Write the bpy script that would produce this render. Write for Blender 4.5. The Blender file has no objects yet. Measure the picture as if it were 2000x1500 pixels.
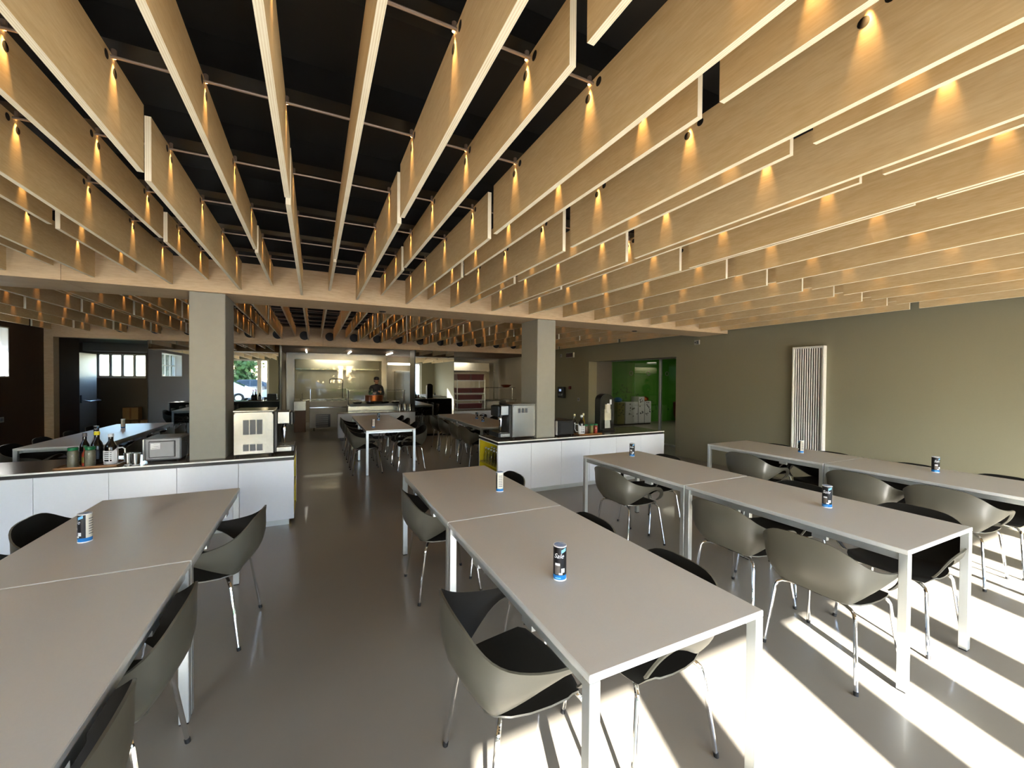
import bpy, bmesh, math, random
from mathutils import Vector, Matrix
random.seed(7)
S = bpy.context.scene
COL = S.collection

# ------------------------------------------------------------------ camera, sky, sun, exposure
F_PX, YAW, PITCH, ROLL, EYE = 798.4, .451, -.0136, .0074, 1.604
cd = bpy.data.cameras.new('camera'); cam = bpy.data.objects.new('camera', cd); COL.objects.link(cam)
cd.sensor_width = 36; cd.lens = 36*F_PX/2000; cd.clip_start = .02; cd.clip_end = 300
c, s, cp, sp_, cr, sr = math.cos(YAW), math.sin(YAW), math.cos(PITCH), math.sin(PITCH), math.cos(ROLL), math.sin(ROLL)
r0 = Vector((c, -s, 0)); fw = Vector((cp*s, cp*c, sp_)); u0 = Vector((-sp_*s, -sp_*c, cp))
rt = cr*r0+sr*u0; up = -sr*r0+cr*u0
M = Matrix.Identity(4)
for i, a in enumerate((rt, up, -fw)):
    M[0][i], M[1][i], M[2][i] = a
M[2][3] = EYE
cam.matrix_world = M
S.camera = cam

SUN_DIR = Vector((-.34, -1, .484)).normalized()          # towards the sun
w = bpy.data.worlds.new('world'); S.world = w; w.use_nodes = True
nt = w.node_tree; nt.nodes.clear()
sky = nt.nodes.new('ShaderNodeTexSky'); sky.sky_type = 'NISHITA'; sky.sun_disc = False
sky.sun_elevation = math.asin(SUN_DIR.z); sky.sun_rotation = math.atan2(SUN_DIR.x, SUN_DIR.y)
sky.air_density = 1.0; sky.dust_density = .6; sky.ozone_density = 2.0
bg = nt.nodes.new('ShaderNodeBackground'); bg.inputs[1].default_value = 2.9
out = nt.nodes.new('ShaderNodeOutputWorld')
nt.links.new(sky.outputs[0], bg.inputs[0]); nt.links.new(bg.outputs[0], out.inputs[0])
sl = bpy.data.lights.new('sun', 'SUN'); sl.energy = 66; sl.angle = .009; sl.color = (1, .97, .92)
so = bpy.data.objects.new('sun', sl); COL.objects.link(so)
so.rotation_euler = SUN_DIR.to_track_quat('Z', 'Y').to_euler(); so.location = (-4, -14, 9)
S.view_settings.view_transform = 'Standard'; S.view_settings.look = 'None'
S.view_settings.exposure = 0.68; S.view_settings.gamma = 1; S.view_settings.use_curve_mapping = False

# ------------------------------------------------------------------ materials
def lin(h):
    v = [((h >> k) & 255)/255 for k in (16, 8, 0)]
    return tuple(x/12.92 if x <= .04045 else ((x+.055)/1.055)**2.4 for x in v)
MATS = {}
def mat(name, hexcol, rough=.5, metal=0., var=.06, scale=30., spec=.5, bump=0., coat=0., emit=0., trans=0., alpha=None, stretch=(1, 1, 1)):
    m = bpy.data.materials.new(name); m.use_nodes = True; MATS[name] = m
    t = m.node_tree; b = t.nodes['Principled BSDF']
    col = lin(hexcol)
    tc = t.nodes.new('ShaderNodeTexCoord'); mp = t.nodes.new('ShaderNodeMapping'); mp.inputs['Scale'].default_value = stretch
    nz = t.nodes.new('ShaderNodeTexNoise'); nz.inputs['Scale'].default_value = scale; nz.inputs['Detail'].default_value = 3
    t.links.new(tc.outputs['Object'], mp.inputs[0]); t.links.new(mp.outputs[0], nz.inputs['Vector'])
    rp = t.nodes.new('ShaderNodeMapRange'); rp.inputs['To Min'].default_value = 1-var; rp.inputs['To Max'].default_value = 1+var
    t.links.new(nz.outputs['Fac'], rp.inputs['Value'])
    vm = t.nodes.new('ShaderNodeVectorMath'); vm.operation = 'SCALE'; vm.inputs[0].default_value = col
    t.links.new(rp.outputs[0], vm.inputs['Scale']); t.links.new(vm.outputs[0], b.inputs['Base Color'])
    b.inputs['Roughness'].default_value = rough; b.inputs['Metallic'].default_value = metal
    b.inputs['Specular IOR Level'].default_value = spec; b.inputs['Coat Weight'].default_value = coat
    b.inputs['Transmission Weight'].default_value = trans
    if emit:
        b.inputs['Emission Color'].default_value = (*col, 1); b.inputs['Emission Strength'].default_value = emit
    if bump:
        bp = t.nodes.new('ShaderNodeBump'); bp.inputs['Strength'].default_value = bump; bp.inputs['Distance'].default_value = .002
        t.links.new(nz.outputs['Fac'], bp.inputs['Height']); t.links.new(bp.outputs[0], b.inputs['Normal'])
    return m
def wood(name, ca, cb, along='Y', rough=.55, gscale=1.):
    m = bpy.data.materials.new(name); m.use_nodes = True; MATS[name] = m
    t = m.node_tree; b = t.nodes['Principled BSDF']; L = t.links.new
    tc = t.nodes.new('ShaderNodeTexCoord'); oi = t.nodes.new('ShaderNodeObjectInfo')
    ad = t.nodes.new('ShaderNodeVectorMath'); ad.operation = 'ADD'
    sc = t.nodes.new('ShaderNodeVectorMath'); sc.operation = 'SCALE'; sc.inputs[0].default_value = (3.1, 7.3, 5.7)
    ml = t.nodes.new('ShaderNodeMath'); ml.operation = 'MULTIPLY'; ml.inputs[1].default_value = 9
    L(oi.outputs['Random'], ml.inputs[0]); L(ml.outputs[0], sc.inputs['Scale'])
    L(tc.outputs['Object'], ad.inputs[0]); L(sc.outputs[0], ad.inputs[1])
    mp = t.nodes.new('ShaderNodeMapping')
    k = {'X': (1.1, 9, 9), 'Y': (9, 1.1, 9)}[along]
    mp.inputs['Scale'].default_value = tuple(x*gscale for x in k)
    L(ad.outputs[0], mp.inputs[0])
    n1 = t.nodes.new('ShaderNodeTexNoise'); n1.inputs['Scale'].default_value = .55; n1.inputs['Detail'].default_value = 2
    L(mp.outputs[0], n1.inputs['Vector'])
    wv = t.nodes.new('ShaderNodeMath'); wv.operation = 'MULTIPLY'; wv.inputs[1].default_value = 46
    L(n1.outputs['Fac'], wv.inputs[0])
    sn = t.nodes.new('ShaderNodeMath'); sn.operation = 'SINE'; L(wv.outputs[0], sn.inputs[0])
    n2 = t.nodes.new('ShaderNodeTexNoise'); n2.inputs['Scale'].default_value = 14; n2.inputs['Detail'].default_value = 4
    L(mp.outputs[0], n2.inputs['Vector'])
    mx = t.nodes.new('ShaderNodeMath'); mx.operation = 'MULTIPLY_ADD'; mx.inputs[1].default_value = .07
    L(sn.outputs[0], mx.inputs[0]); L(n2.outputs['Fac'], mx.inputs[2])
    r2 = t.nodes.new('ShaderNodeMath'); r2.operation = 'MULTIPLY_ADD'; r2.inputs[1].default_value = .24; r2.inputs[2].default_value = -.12
    L(oi.outputs['Random'], r2.inputs[0])
    a2 = t.nodes.new('ShaderNodeMath'); a2.operation = 'ADD'; L(mx.outputs[0], a2.inputs[0]); L(r2.outputs[0], a2.inputs[1])
    cr_ = t.nodes.new('ShaderNodeValToRGB')
    cr_.color_ramp.elements[0].position = .22; cr_.color_ramp.elements[0].color = (*lin(ca), 1)
    cr_.color_ramp.elements[1].position = .85; cr_.color_ramp.elements[1].color = (*lin(cb), 1)
    L(a2.outputs[0], cr_.inputs[0]); L(cr_.outputs[0], b.inputs['Base Color'])
    b.inputs['Roughness'].default_value = rough; b.inputs['Specular IOR Level'].default_value = .3
    return m
def ply(name, ca, cb):
    m = mat(name, ca, .55, var=.1, scale=12)
    t = m.node_tree; b = t.nodes['Principled BSDF']; L = t.links.new
    tc = t.nodes.new('ShaderNodeTexCoord'); sx = t.nodes.new('ShaderNodeSeparateXYZ'); L(tc.outputs['Object'], sx.inputs[0])
    m1 = t.nodes.new('ShaderNodeMath'); m1.operation = 'MULTIPLY'; m1.inputs[1].default_value = 900; L(sx.outputs['X'], m1.inputs[0])
    s1 = t.nodes.new('ShaderNodeMath'); s1.operation = 'SINE'; L(m1.outputs[0], s1.inputs[0])
    mr = t.nodes.new('ShaderNodeMapRange'); mr.inputs['From Min'].default_value = -1; L(s1.outputs[0], mr.inputs['Value'])
    nz = t.nodes.new('ShaderNodeTexNoise'); nz.inputs['Scale'].default_value = 9; L(tc.outputs['Object'], nz.inputs['Vector'])
    mu = t.nodes.new('ShaderNodeMath'); mu.operation = 'MULTIPLY'; L(mr.outputs[0], mu.inputs[0]); L(nz.outputs['Fac'], mu.inputs[1])
    mxx = t.nodes.new('ShaderNodeMixRGB'); mxx.inputs[1].default_value = (*lin(ca), 1); mxx.inputs[2].default_value = (*lin(cb), 1)
    L(mu.outputs[0], mxx.inputs[0]); L(mxx.outputs[0], b.inputs['Base Color'])
    return m
def glass(name, tint=0xffffff, refl=.06):
    m = bpy.data.materials.new(name); m.use_nodes = True; MATS[name] = m
    t = m.node_tree; t.nodes.clear(); L = t.links.new
    o = t.nodes.new('ShaderNodeOutputMaterial'); mx = t.nodes.new('ShaderNodeMixShader')
    tr = t.nodes.new('ShaderNodeBsdfTransparent'); gl = t.nodes.new('ShaderNodeBsdfGlossy'); gl.inputs['Roughness'].default_value = .02
    tc = t.nodes.new('ShaderNodeTexCoord'); nz = t.nodes.new('ShaderNodeTexNoise'); nz.inputs['Scale'].default_value = 3
    L(tc.outputs['Object'], nz.inputs['Vector'])
    mr = t.nodes.new('ShaderNodeMapRange'); mr.inputs['To Min'].default_value = .015; mr.inputs['To Max'].default_value = .03
    L(nz.outputs['Fac'], mr.inputs['Value']); L(mr.outputs[0], gl.inputs['Roughness'])
    tr.inputs[0].default_value = (*lin(tint), 1)
    fr = t.nodes.new('ShaderNodeFresnel'); fr.inputs[0].default_value = 1.35
    ma = t.nodes.new('ShaderNodeMath'); ma.operation = 'MULTIPLY_ADD'; ma.inputs[1].default_value = .6; ma.inputs[2].default_value = refl*.1
    L(fr.outputs[0], ma.inputs[0]); L(ma.outputs[0], mx.inputs[0]); L(tr.outputs[0], mx.inputs[1]); L(gl.outputs[0], mx.inputs[2]); L(mx.outputs[0], o.inputs[0])
    return m

wood('fin_wood', 0xd8b985, 0xe9d0a2)
wood('beam_wood', 0xc9ab84, 0xe0c8a2, 'X', gscale=.8)
ply('ply_edge_lit', 0xf8efd6, 0xd2ba8c)  # ply layers, their cream lightened to imitate light bounced up from the floor
mat('floor_resin', 0x7c766b, .3, var=.05, scale=2.2, spec=.5, coat=.1)
mat('wall_olive', 0x8a866f, .8, var=.03, scale=60, bump=.15)
mat('wall_dim', 0x6a5f4e, .8, var=.03, scale=60)
mat('wall_brown', 0x4c3828, .75, var=.04, scale=40)
mat('wall_white', 0xd8d8d4, .8, var=.03, scale=60)
mat('jamb_grey', 0x6e6a5f, .75, var=.05, scale=14)
mat('column_grey', 0x98968a, .75, var=.05, scale=14, bump=.1)
mat('ceiling_black', 0x0d0d0d, .6, var=.1, scale=5)
mat('rail_black', 0x101010, .35, var=.1)
mat('rod_steel', 0xa08e7e, .4, .5)
mat('white_laminate', 0xdfe2e6, .22, var=.02, scale=40)
mat('counter_stone', 0x6b625a, .18, var=.12, scale=90)
mat('stone_edge', 0xf4f2ec, .3)
mat('black_gap', 0x0a0a0b, .5)
mat('yellow_panel', 0xc7b300, .45)
mat('tabletop', 0xc9c7c0, .38, var=.03, scale=160)
mat('table_edge', 0xd6d8d4, .35, .2)
mat('aluminium', 0xcdd2d0, .3, .7, var=.04, scale=50, stretch=(1, 1, .05))
mat('chair_shell', 0x4f4d43, .42, var=.03, scale=200, bump=.05)
mat('chair_inner', 0x171613, .65, var=.05, scale=200, spec=.25)
mat('chrome', 0xe4e6e8, .07, 1., var=.02)
mat('black_rubber', 0x111111, .6)
mat('black_plastic', 0x141516, .35, var=.1)
mat('grey_plastic', 0x6f7275, .4, var=.05)
mat('steel', 0xacaaa0, .24, 1., var=.08, scale=25, stretch=(.15, 1, 6))
mat('mesh_grille', 0x5d6062, .5, .3, var=.25, scale=220)
mat('paper_white', 0xf4f4f2, .7)
mat('ink_grey', 0x8a8a8a, .7)
mat('can_black', 0x0c0d12, .35)
mat('can_blue', 0x1777c4, .35)
mat('can_lightblue', 0x7cc0ee, .35)
mat('can_white', 0xeef0f2, .4)
mat('can_brown', 0x6a625c, .4, var=.3, scale=120)
mat('label_cream', 0xded8c8, .5)
mat('tray_brown', 0x8a5a22, .4, var=.2, scale=60)
mat('lid_green', 0x0b6a3c, .4)
mat('jar_brown', 0x5a2f1c, .3, var=.3, scale=90)
mat('jar_grey', 0x7c7868, .35, var=.3, scale=120)
mat('jar_olive', 0x7d7a3c, .3, var=.3, scale=90)
mat('jar_red', 0xa03626, .3, var=.3, scale=90)
mat('bottle_dark', 0x16120e, .12)
mat('bottle_oil', 0x6b5a1c, .1)
mat('cap_yellow', 0xe0cc20, .4)
mat('cap_cream', 0xe4d8b0, .4)
mat('mirror_glass', 0xb8bcb8, .015, 1., var=.01, scale=2)
mat('frame_white', 0xe6e6e0, .45)
mat('door_grey', 0xb4b2aa, .5)
mat('tile_white', 0xb9b09a, .3, var=.04, scale=10)
mat('hood_white', 0xd8d0b8, .4)
mat('kitchen_panel', 0x7d5c46, .5, var=.08, scale=6)
mat('copper', 0xb0602f, .3, .9)
mat('green_wall', 0x4f9a2c, .6, var=.05, scale=6)
mat('green_dark', 0x2c6420, .6)
mat('red_tray', 0x5a1a1e, .4)
mat('dark_red', 0x5a1218, .6)
mat('skin', 0xc09070, .55)
mat('cloth_black', 0x1a191c, .8)
mat('hair_black', 0x15110f, .6)
mat('cardboard', 0xa77d4a, .8, var=.1)
mat('asphalt', 0x5c5c5c, .9, var=.1, scale=8)
mat('hedge_green', 0x4c6a24, .8, var=.4, scale=20)
mat('leaf_dark', 0x33472a, .7, var=.5, scale=3)
mat('leaf_light', 0x3f5626, .7, var=.4, scale=3)
mat('bark', 0x4b3d30, .9, var=.3, scale=12)
mat('car_white', 0xdfe4ea, .25, coat=.6)
mat('car_silver', 0x9fb0c4, .25, .3, coat=.6)
mat('car_black', 0x24272b, .25, coat=.6)
mat('car_glass', 0x1a2024, .05)
mat('tyre', 0x161616, .8)
mat('siding', 0xe4e8ea, .5)
mat('lamp_warm', 0xffc88a, emit=9).cycles.emission_sampling = 'NONE'
mat('lamp_white', 0xfff6e2, emit=4)
mat('screen_blue', 0x9fb4d8, emit=.6)
mat('sign_red', 0x3a1012, .3)
mat('cover_grey', 0xa9a49a, .5)
glass('clear_glass'); glass('case_glass', 0xf4f5ef, .1); glass('jar_glass', 0xf3f4f0, .1)

# ------------------------------------------------------------------ mesh builder
class MB:
    def __init__(s): s.v, s.f, s.m = [], [], []
    def add(s, vs, fs, mi=0):
        o = len(s.v); s.v += [tuple(x) for x in vs]; s.f += [tuple(i+o for i in f) for f in fs]; s.m += [mi]*len(fs); return s
    def box(s, x0, x1, y0, y1, z0, z1, mi=0):
        v = [(x, y, z) for x in (x0, x1) for y in (y0, y1) for z in (z0, z1)]
        return s.add(v, [(0, 1, 3, 2), (4, 6, 7, 5), (0, 4, 5, 1), (2, 3, 7, 6), (0, 2, 6, 4), (1, 5, 7, 3)], mi)
    def cbox(s, x0, x1, y0, y1, z0, z1, ch=.004, mi=0):
        bm = bmesh.new(); bmesh.ops.create_cube(bm, size=1)
        for q in bm.verts:
            q.co = ((x0+x1)/2+q.co.x*(x1-x0), (y0+y1)/2+q.co.y*(y1-y0), (z0+z1)/2+q.co.z*(z1-z0))
        ch = min(ch, .45*min(abs(x1-x0), abs(y1-y0), abs(z1-z0)))
        bmesh.ops.bevel(bm, geom=bm.edges[:], offset=ch, segments=1, affect='EDGES')
        bm.verts.index_update()
        s.add([q.co[:] for q in bm.verts], [tuple(q.index for q in f.verts) for f in bm.faces], mi); bm.free(); return s
    def tube(s, pts, r, n=8, mi=0, caps=True):
        pts = [Vector(p) for p in pts]; rs = r if isinstance(r, (list, tuple)) else [r]*len(pts)
        vs, fs = [], []; ref = None
        for i, p in enumerate(pts):
            d = (pts[min(i+1, len(pts)-1)]-pts[max(i-1, 0)]).normalized()
            if ref is None:
                ref = Vector((0, 0, 1)) if abs(d.z) < .9 else Vector((1, 0, 0))
            a = (ref-d*ref.dot(d)).normalized(); b = d.cross(a); ref = a
            vs += [p+(a*math.cos(2*math.pi*k/n)+b*math.sin(2*math.pi*k/n))*rs[i] for k in range(n)]
        for i in range(len(pts)-1):
            fs += [(i*n+k, i*n+(k+1) % n, (i+1)*n+(k+1) % n, (i+1)*n+k) for k in range(n)]
        if caps: fs += [tuple(range(n-1, -1, -1)), tuple((len(pts)-1)*n+k for k in range(n))]
        return s.add(vs, fs, mi)
    def lathe(s, prof, cx=0, cy=0, n=20, mi=0):
        vs = [(cx+r*math.cos(2*math.pi*k/n), cy+r*math.sin(2*math.pi*k/n), z) for r, z in prof for k in range(n)]
        fs = [(i*n+k, i*n+(k+1) % n, (i+1)*n+(k+1) % n, (i+1)*n+k) for i in range(len(prof)-1) for k in range(n)]
        if prof[0][0] > 0: fs.append(tuple(range(n-1, -1, -1)))
        if prof[-1][0] > 0: fs.append(tuple((len(prof)-1)*n+k for k in range(n)))
        return s.add(vs, fs, mi)
    def prism(s, poly, a0, a1, ax=2, mi=0):
        def P(p, a):
            return {2: (p[0], p[1], a), 1: (p[0], a, p[1]), 0: (a, p[0], p[1])}[ax]
        n = len(poly); vs = [P(p, a0) for p in poly]+[P(p, a1) for p in poly]
        fs = [tuple(range(n-1, -1, -1)), tuple(range(n, 2*n))]+[(k, (k+1) % n, n+(k+1) % n, n+k) for k in range(n)]
        return s.add(vs, fs, mi)
    def mesh(s, name, mats):
        me = bpy.data.meshes.new(name); me.from_pydata(s.v, [], s.f)
        for m in (mats if isinstance(mats, (list, tuple)) else [mats]): me.materials.append(MATS[m])
        for p, mi in zip(me.polygons, s.m): p.material_index = mi; p.use_smooth = True
        bm = bmesh.new(); bm.from_mesh(me); bmesh.ops.recalc_face_normals(bm, faces=bm.faces[:]); bm.to_mesh(me); bm.free()
        me.set_sharp_from_angle(angle=.6)
        return me
def link(name, me, parent=None, loc=None):
    o = bpy.data.objects.new(name, me); COL.objects.link(o)
    if parent: o.parent = parent
    if loc: o.location = loc
    return o
def part(name, mb, mats, parent=None, loc=None, label=None):
    o = link(name, mb.mesh(name, mats), parent, loc)
    if label: o['label'] = label
    return o
def tag(o, label, cat, group=None):
    o['label'] = label; o['category'] = cat
    if group: o['group'] = group
    return o
def thing(name, label, cat, loc=(0, 0, 0), rz=0, group=None):
    o = bpy.data.objects.new(name, None); COL.objects.link(o); o.empty_display_size = .1
    o.location = loc; o.rotation_euler = (0, 0, rz); return tag(o, label, cat, group)
def struct(name, mb, mats, parent=None, loc=None):
    o = part(name, mb, mats, parent, loc)
    if not parent: o['kind'] = 'structure'
    return o
def dup(root, label, loc, rz=0, group=None):
    r = root.copy(); COL.objects.link(r); r.location = loc; r.rotation_euler = (0, 0, rz); r['label'] = label
    if group: r['group'] = group
    for ch in list(root.children):
        q = ch.copy(); COL.objects.link(q); q.parent = r
        for g in list(ch.children):
            d = g.copy(); COL.objects.link(d); d.parent = q
    return r
def area(name, loc, sx, sy, power, col=(1, .95, .85), rot=(0, 0, 0)):
    l = bpy.data.lights.new(name, 'AREA'); l.shape = 'RECTANGLE'; l.size = sx; l.size_y = sy; l.energy = power; l.color = col
    o = bpy.data.objects.new(name, l); COL.objects.link(o); o.location = loc; o.rotation_euler = rot; return o

# ------------------------------------------------------------------ room constants
XL, XR, YW, YB = -4.74, 6.9, -3.3, 11.15
ZC = 3.0
# ------------------------------------------------------------------ floor, walls, ceiling
struct('floor', MB().box(-8, 15, YW-.3, 17, -.2, 0), 'floor_resin')
b = MB()                                   # right wall with the opening to the green room
b.box(XR, XR+.28, YW, 6.28, 0, ZC).box(XR, XR+.28, 9.34, 17, 0, ZC).box(XR, XR+.28, 6.28, 9.34, 2.088, ZC)
wr = struct('wall_right', b, 'wall_olive')
part('jamb', MB().box(XR+.28, 7.72, 9.34, 9.46, 0, 2.3).box(XR+.28, 7.72, 6.16, 6.28, 0, 2.3), 'jamb_grey', wr)
part('lintel', MB().box(XR+.28, 7.72, 6.16, 9.46, 2.3, 2.4), 'black_gap', wr)
b = MB()                                   # left wall with two high windows
def hole_wall(b, x0, x1, ya, yb, holes):
    y = ya
    for (h0, h1, z0, z1) in holes:
        b.box(x0, x1, y, h0, 0, ZC); b.box(x0, x1, h0, h1, 0, z0); b.box(x0, x1, h0, h1, z1, ZC); y = h1
    b.box(x0, x1, y, yb, 0, ZC)
LW = [(1.9, 4.3, 1.58, 2.42), (8.3, 10.15, 1.56, 2.42)]
hole_wall(b, XL-.3, XL, YW, YB, LW)
wl = struct('wall_left', b, 'wall_brown')
for n, (h0, h1, z0, z1) in enumerate(LW):
    q = MB().box(XL-.3, XL-.002, h0, h0+.02, z0, z1).box(XL-.3, XL-.002, h1-.02, h1, z0, z1).box(XL-.3, XL-.002, h0, h1, z0, z0+.02).box(XL-.3, XL-.002, h0, h1, z1-.02, z1)
    wn = struct('window_%d' % (n+2), q, 'wall_white')
    part('pane', MB().box(XL-.26, XL-.25, h0+.02, h1-.02, z0+.02, z1-.02), 'clear_glass', wn)
    for k in range(5):
        y = h0+.04+(h1-h0-.08)*k/4
        part('bar', MB().box(XL-.24, XL-.2, y-.02, y+.02, z0+.02, z1-.02), 'frame_white', wn)
    part('crossbar', MB().box(XL-.23, XL-.21, h0+.02, h1-.02, z0+.4, z0+.43), 'frame_white', wn)
# front glazed wall, behind the camera
b = MB().box(XL-.3, XR+.28, YW-.25, YW, 2.52, ZC).box(-2.2, -1.36, YW-.25, YW, 0, 2.52).box(XL-.3, -4.3, YW-.25, YW, 0, 2.52).box(6.1, XR+.28, YW-.25, YW, 0, 2.52)
struct('wall_front', b, 'wall_olive')
b = MB().box(-4.3, -2.2, YW-.14, YW-.04, 2.44, 2.52).box(-1.36, 6.1, YW-.14, YW-.04, 2.44, 2.52).box(-4.3, -2.2, YW-.14, YW-.04, 0, .06).box(-1.36, 6.1, YW-.14, YW-.04, 0, .06)
wf = struct('window_1', b, 'frame_white')
posts = [(-4.25, .1), (-2.64, .19), (-2.25, .1), (-1.23, .26), (-.04, .3), (.91, .31), (1.5, .23), (2.08, .24), (3.0, .24), (4.0, .24), (5.0, .24), (6.02, .16)]  # mullions partly spaced and widened to cast the floor's irregular shadow bands
for x, wd in posts:
    part('mullion', MB().cbox(x-wd/2, x+wd/2, YW-.16, YW-.02, .06, 2.44), 'frame_white', wf)
for (xa, wa), (xb, wb) in zip(posts[:-1], posts[1:]):
    if xa in (-2.25,): continue
    part('pane', MB().box(xa+wa/2, xb-wb/2, YW-.1, YW-.09, .06, 2.44), 'clear_glass', wf)
# black soffits above the wooden baffles
cf = struct('ceiling', MB().box(XL-.3, XR+.28, YW-.25, 5.4, ZC, ZC+.2), 'ceiling_black')
cb = struct('ceiling.001', MB().box(XL-.3, XR+.28, 5.4, YB+.3, ZC, ZC+.2), 'ceiling_black')
# ------------------------------------------------------------------ beams and columns
def beam(name, y0, y1, z0, z1, x0, x1, seams, holes=()):
    xs = [x0]+list(seams)+[x1]
    root = None
    for a, e in zip(xs[:-1], xs[1:]):
        m = MB().box(a+.0015, e-.0015, y0, y1, z0, z1)
        if root is None: root = struct(name, m, 'beam_wood')
        else: part('panel', m, 'beam_wood', root)
    part('core', MB().box(x0, x1, y0+.01, y1-.01, z0+.01, ZC), 'ceiling_black', root)
    return root
bm1 = beam('trim_1', 5.09, 5.71, 2.46, 2.79, XL, XR, [-2.05, 4.1])
for x, y in ((.80, 5.52), (5.1, 5.58)):
    part('downlight_rim', MB().lathe([(.045, 0), (.045, -.008), (.03, -.008), (.03, -.002)], n=16), 'black_plastic', bm1, (x, y, 2.46))
bm2 = beam('trim_2', YB, YB+.25, 2.36, 2.80, XL, XR, [-2.3, .2, 2.6, 4.9])
part('post', MB().box(XL, XL+.135, YB, YB+.2, 0, 2.36), 'beam_wood', bm2)
for k in range(-6, 11):
    x = -.23+.5638*k+.0
    if XL+.2 < x < XR-.2:
        part('duct_hole', MB().lathe([(.105, 0), (.105, .012), (.0, .012)], n=20), 'black_gap', bm2).matrix_local = Matrix.Translation((x+.02, YB-.0005, 2.605)) @ Matrix.Rotation(math.pi/2, 4, 'X')
for x0 in (-1.135, 2.885):
    m = MB().cbox(x0, x0+.305, 5.13, 5.63, .0, 2.46, .006)
    q = struct('column', m, 'column_grey')
# ------------------------------------------------------------------ baffles, rods, rails
SP, L0, H0, PER, GAP, TH = .5638, -.121, .158, 2.70, .09, .024
ZT, ZL, ZH = 2.79, 2.496, 2.576
FIN = {}
def fin_mesh(ln, h):
    k = (round(ln, 3), h)
    if k not in FIN:
        m = MB().box(-TH/2, TH/2, -ln/2, ln/2, -h/2, h/2); m.m = [0, 0, 1, 1, 1, 1]
        FIN[k] = m.mesh('baffle', ['fin_wood', 'ply_edge_lit'])
    return FIN[k]
def disc_mesh(sgn):
    m = MB()
    for dy, dz in ((-.035, -.03), (.035, -.055)):
        n = 12; vs = [(sgn*.0008, dy+.017*math.cos(2*math.pi*k/n), dz+.017*math.sin(2*math.pi*k/n)) for k in range(n)]
        m.add(vs, [tuple(range(n))])
    return m.mesh('cable_hole', 'black_gap')
DISC = {1: disc_mesh(1), -1: disc_mesh(-1)}
LAMP = {}
for sg in (1, -1):
    m = MB().lathe([(.007, .03), (.009, .028), (.009, 0), (.0075, -.001)], sg*.014, 0, 10); m.m = [0]*(len(m.m)-1)+[0]
    m.lathe([(.0075, -.0015), (0, -.0016)], sg*.014, 0, 10, 1)
    LAMP[sg] = m.mesh('downlight', ['rod_steel', 'lamp_warm'])
spotd = bpy.data.lights.new('baffle_spot', 'SPOT')
spotd.energy = 4.2; spotd.color = (1, .58, .22); spotd.spot_size = math.radians(40); spotd.spot_blend = 1; spotd.shadow_soft_size = .006
spotb = spotd.copy(); spotb.energy = 3.4; spotb.color = (1, .48, .17)          # the back room lamps are dimmed
def spot(x, y, z, tilt):
    o = bpy.data.objects.new('baffle_spot', spotb if y > 5.5 else spotd); COL.objects.link(o); o.location = (x, y, z); o.rotation_euler = (0, tilt, 0)
def pieces(g0, ya, yb):
    """spans of the pieces of one row; the gaps sit every PER metres from g0"""
    k = math.floor((ya-g0)/PER); out = []
    while True:
        a, e = g0+k*PER+GAP/2, g0+(k+1)*PER-GAP/2
        if a >= yb: break
        a, e = max(a, ya), min(e, yb)
        if e-a > .15: out.append((a, e))
        k += 1
    return out
rods_f = [1.335+.675*k for k in range(-6, 6)]
rods_b = [6.06+.675*k for k in range(0, 8)]
nspot = 0
for (ceil, ya, yb, rods) in ((cf, YW+.1, 5.06, rods_f), (cb, 5.74, YB-.03, rods_b)):
    for r in rods:
        part('rod', MB().tube([(XL+.02, r, 2.775), (XR-.02, r, 2.775)], .006, 8), 'rod_steel', ceil)
        part('rail', MB().box(XL, XR, r+.05, r+.075, 2.86, ZC).box(XL, XR, r+.11, r+.125, 2.88, ZC).box(XL, XR, r+.02, r+.14, 2.85, 2.862), 'rail_black', ceil)
    for low in (1, 0):
        g0 = 2.38 if low else 1.03
        for k in range(-8, 13):
            x = (L0 if low else H0)+SP*k
            if not XL+.1 < x < XR-.06: continue
            zb = ZL if low else ZH
            sg = 1 if x < .17 else -1
            for (a, e) in pieces(g0, ya, yb):
                o = link('baffle', fin_mesh(e-a, round(ZT-zb, 4)), ceil, (x, (a+e)/2, (ZT+zb)/2))
                for r in rods:
                    if not a+.02 < r < e-.02: continue
                    zt = (ZT-zb)/2
                    vis = x > -2.9 if ceil is cf else True
                    if ceil is cf and r < .5: continue
                    if vis:
                        link('downlight', LAMP[sg], o, (0, r+.022-(a+e)/2, zt-.005))
                        spot(x+sg*(TH/2+.015), r+.022, ZT-.006, sg*.15)
                        nspot += 1
                    if ceil is cf and r < 4.2 and vis:
                        link('cable_hole', DISC[sg], o, (sg*TH/2, r-(a+e)/2, zt))

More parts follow.
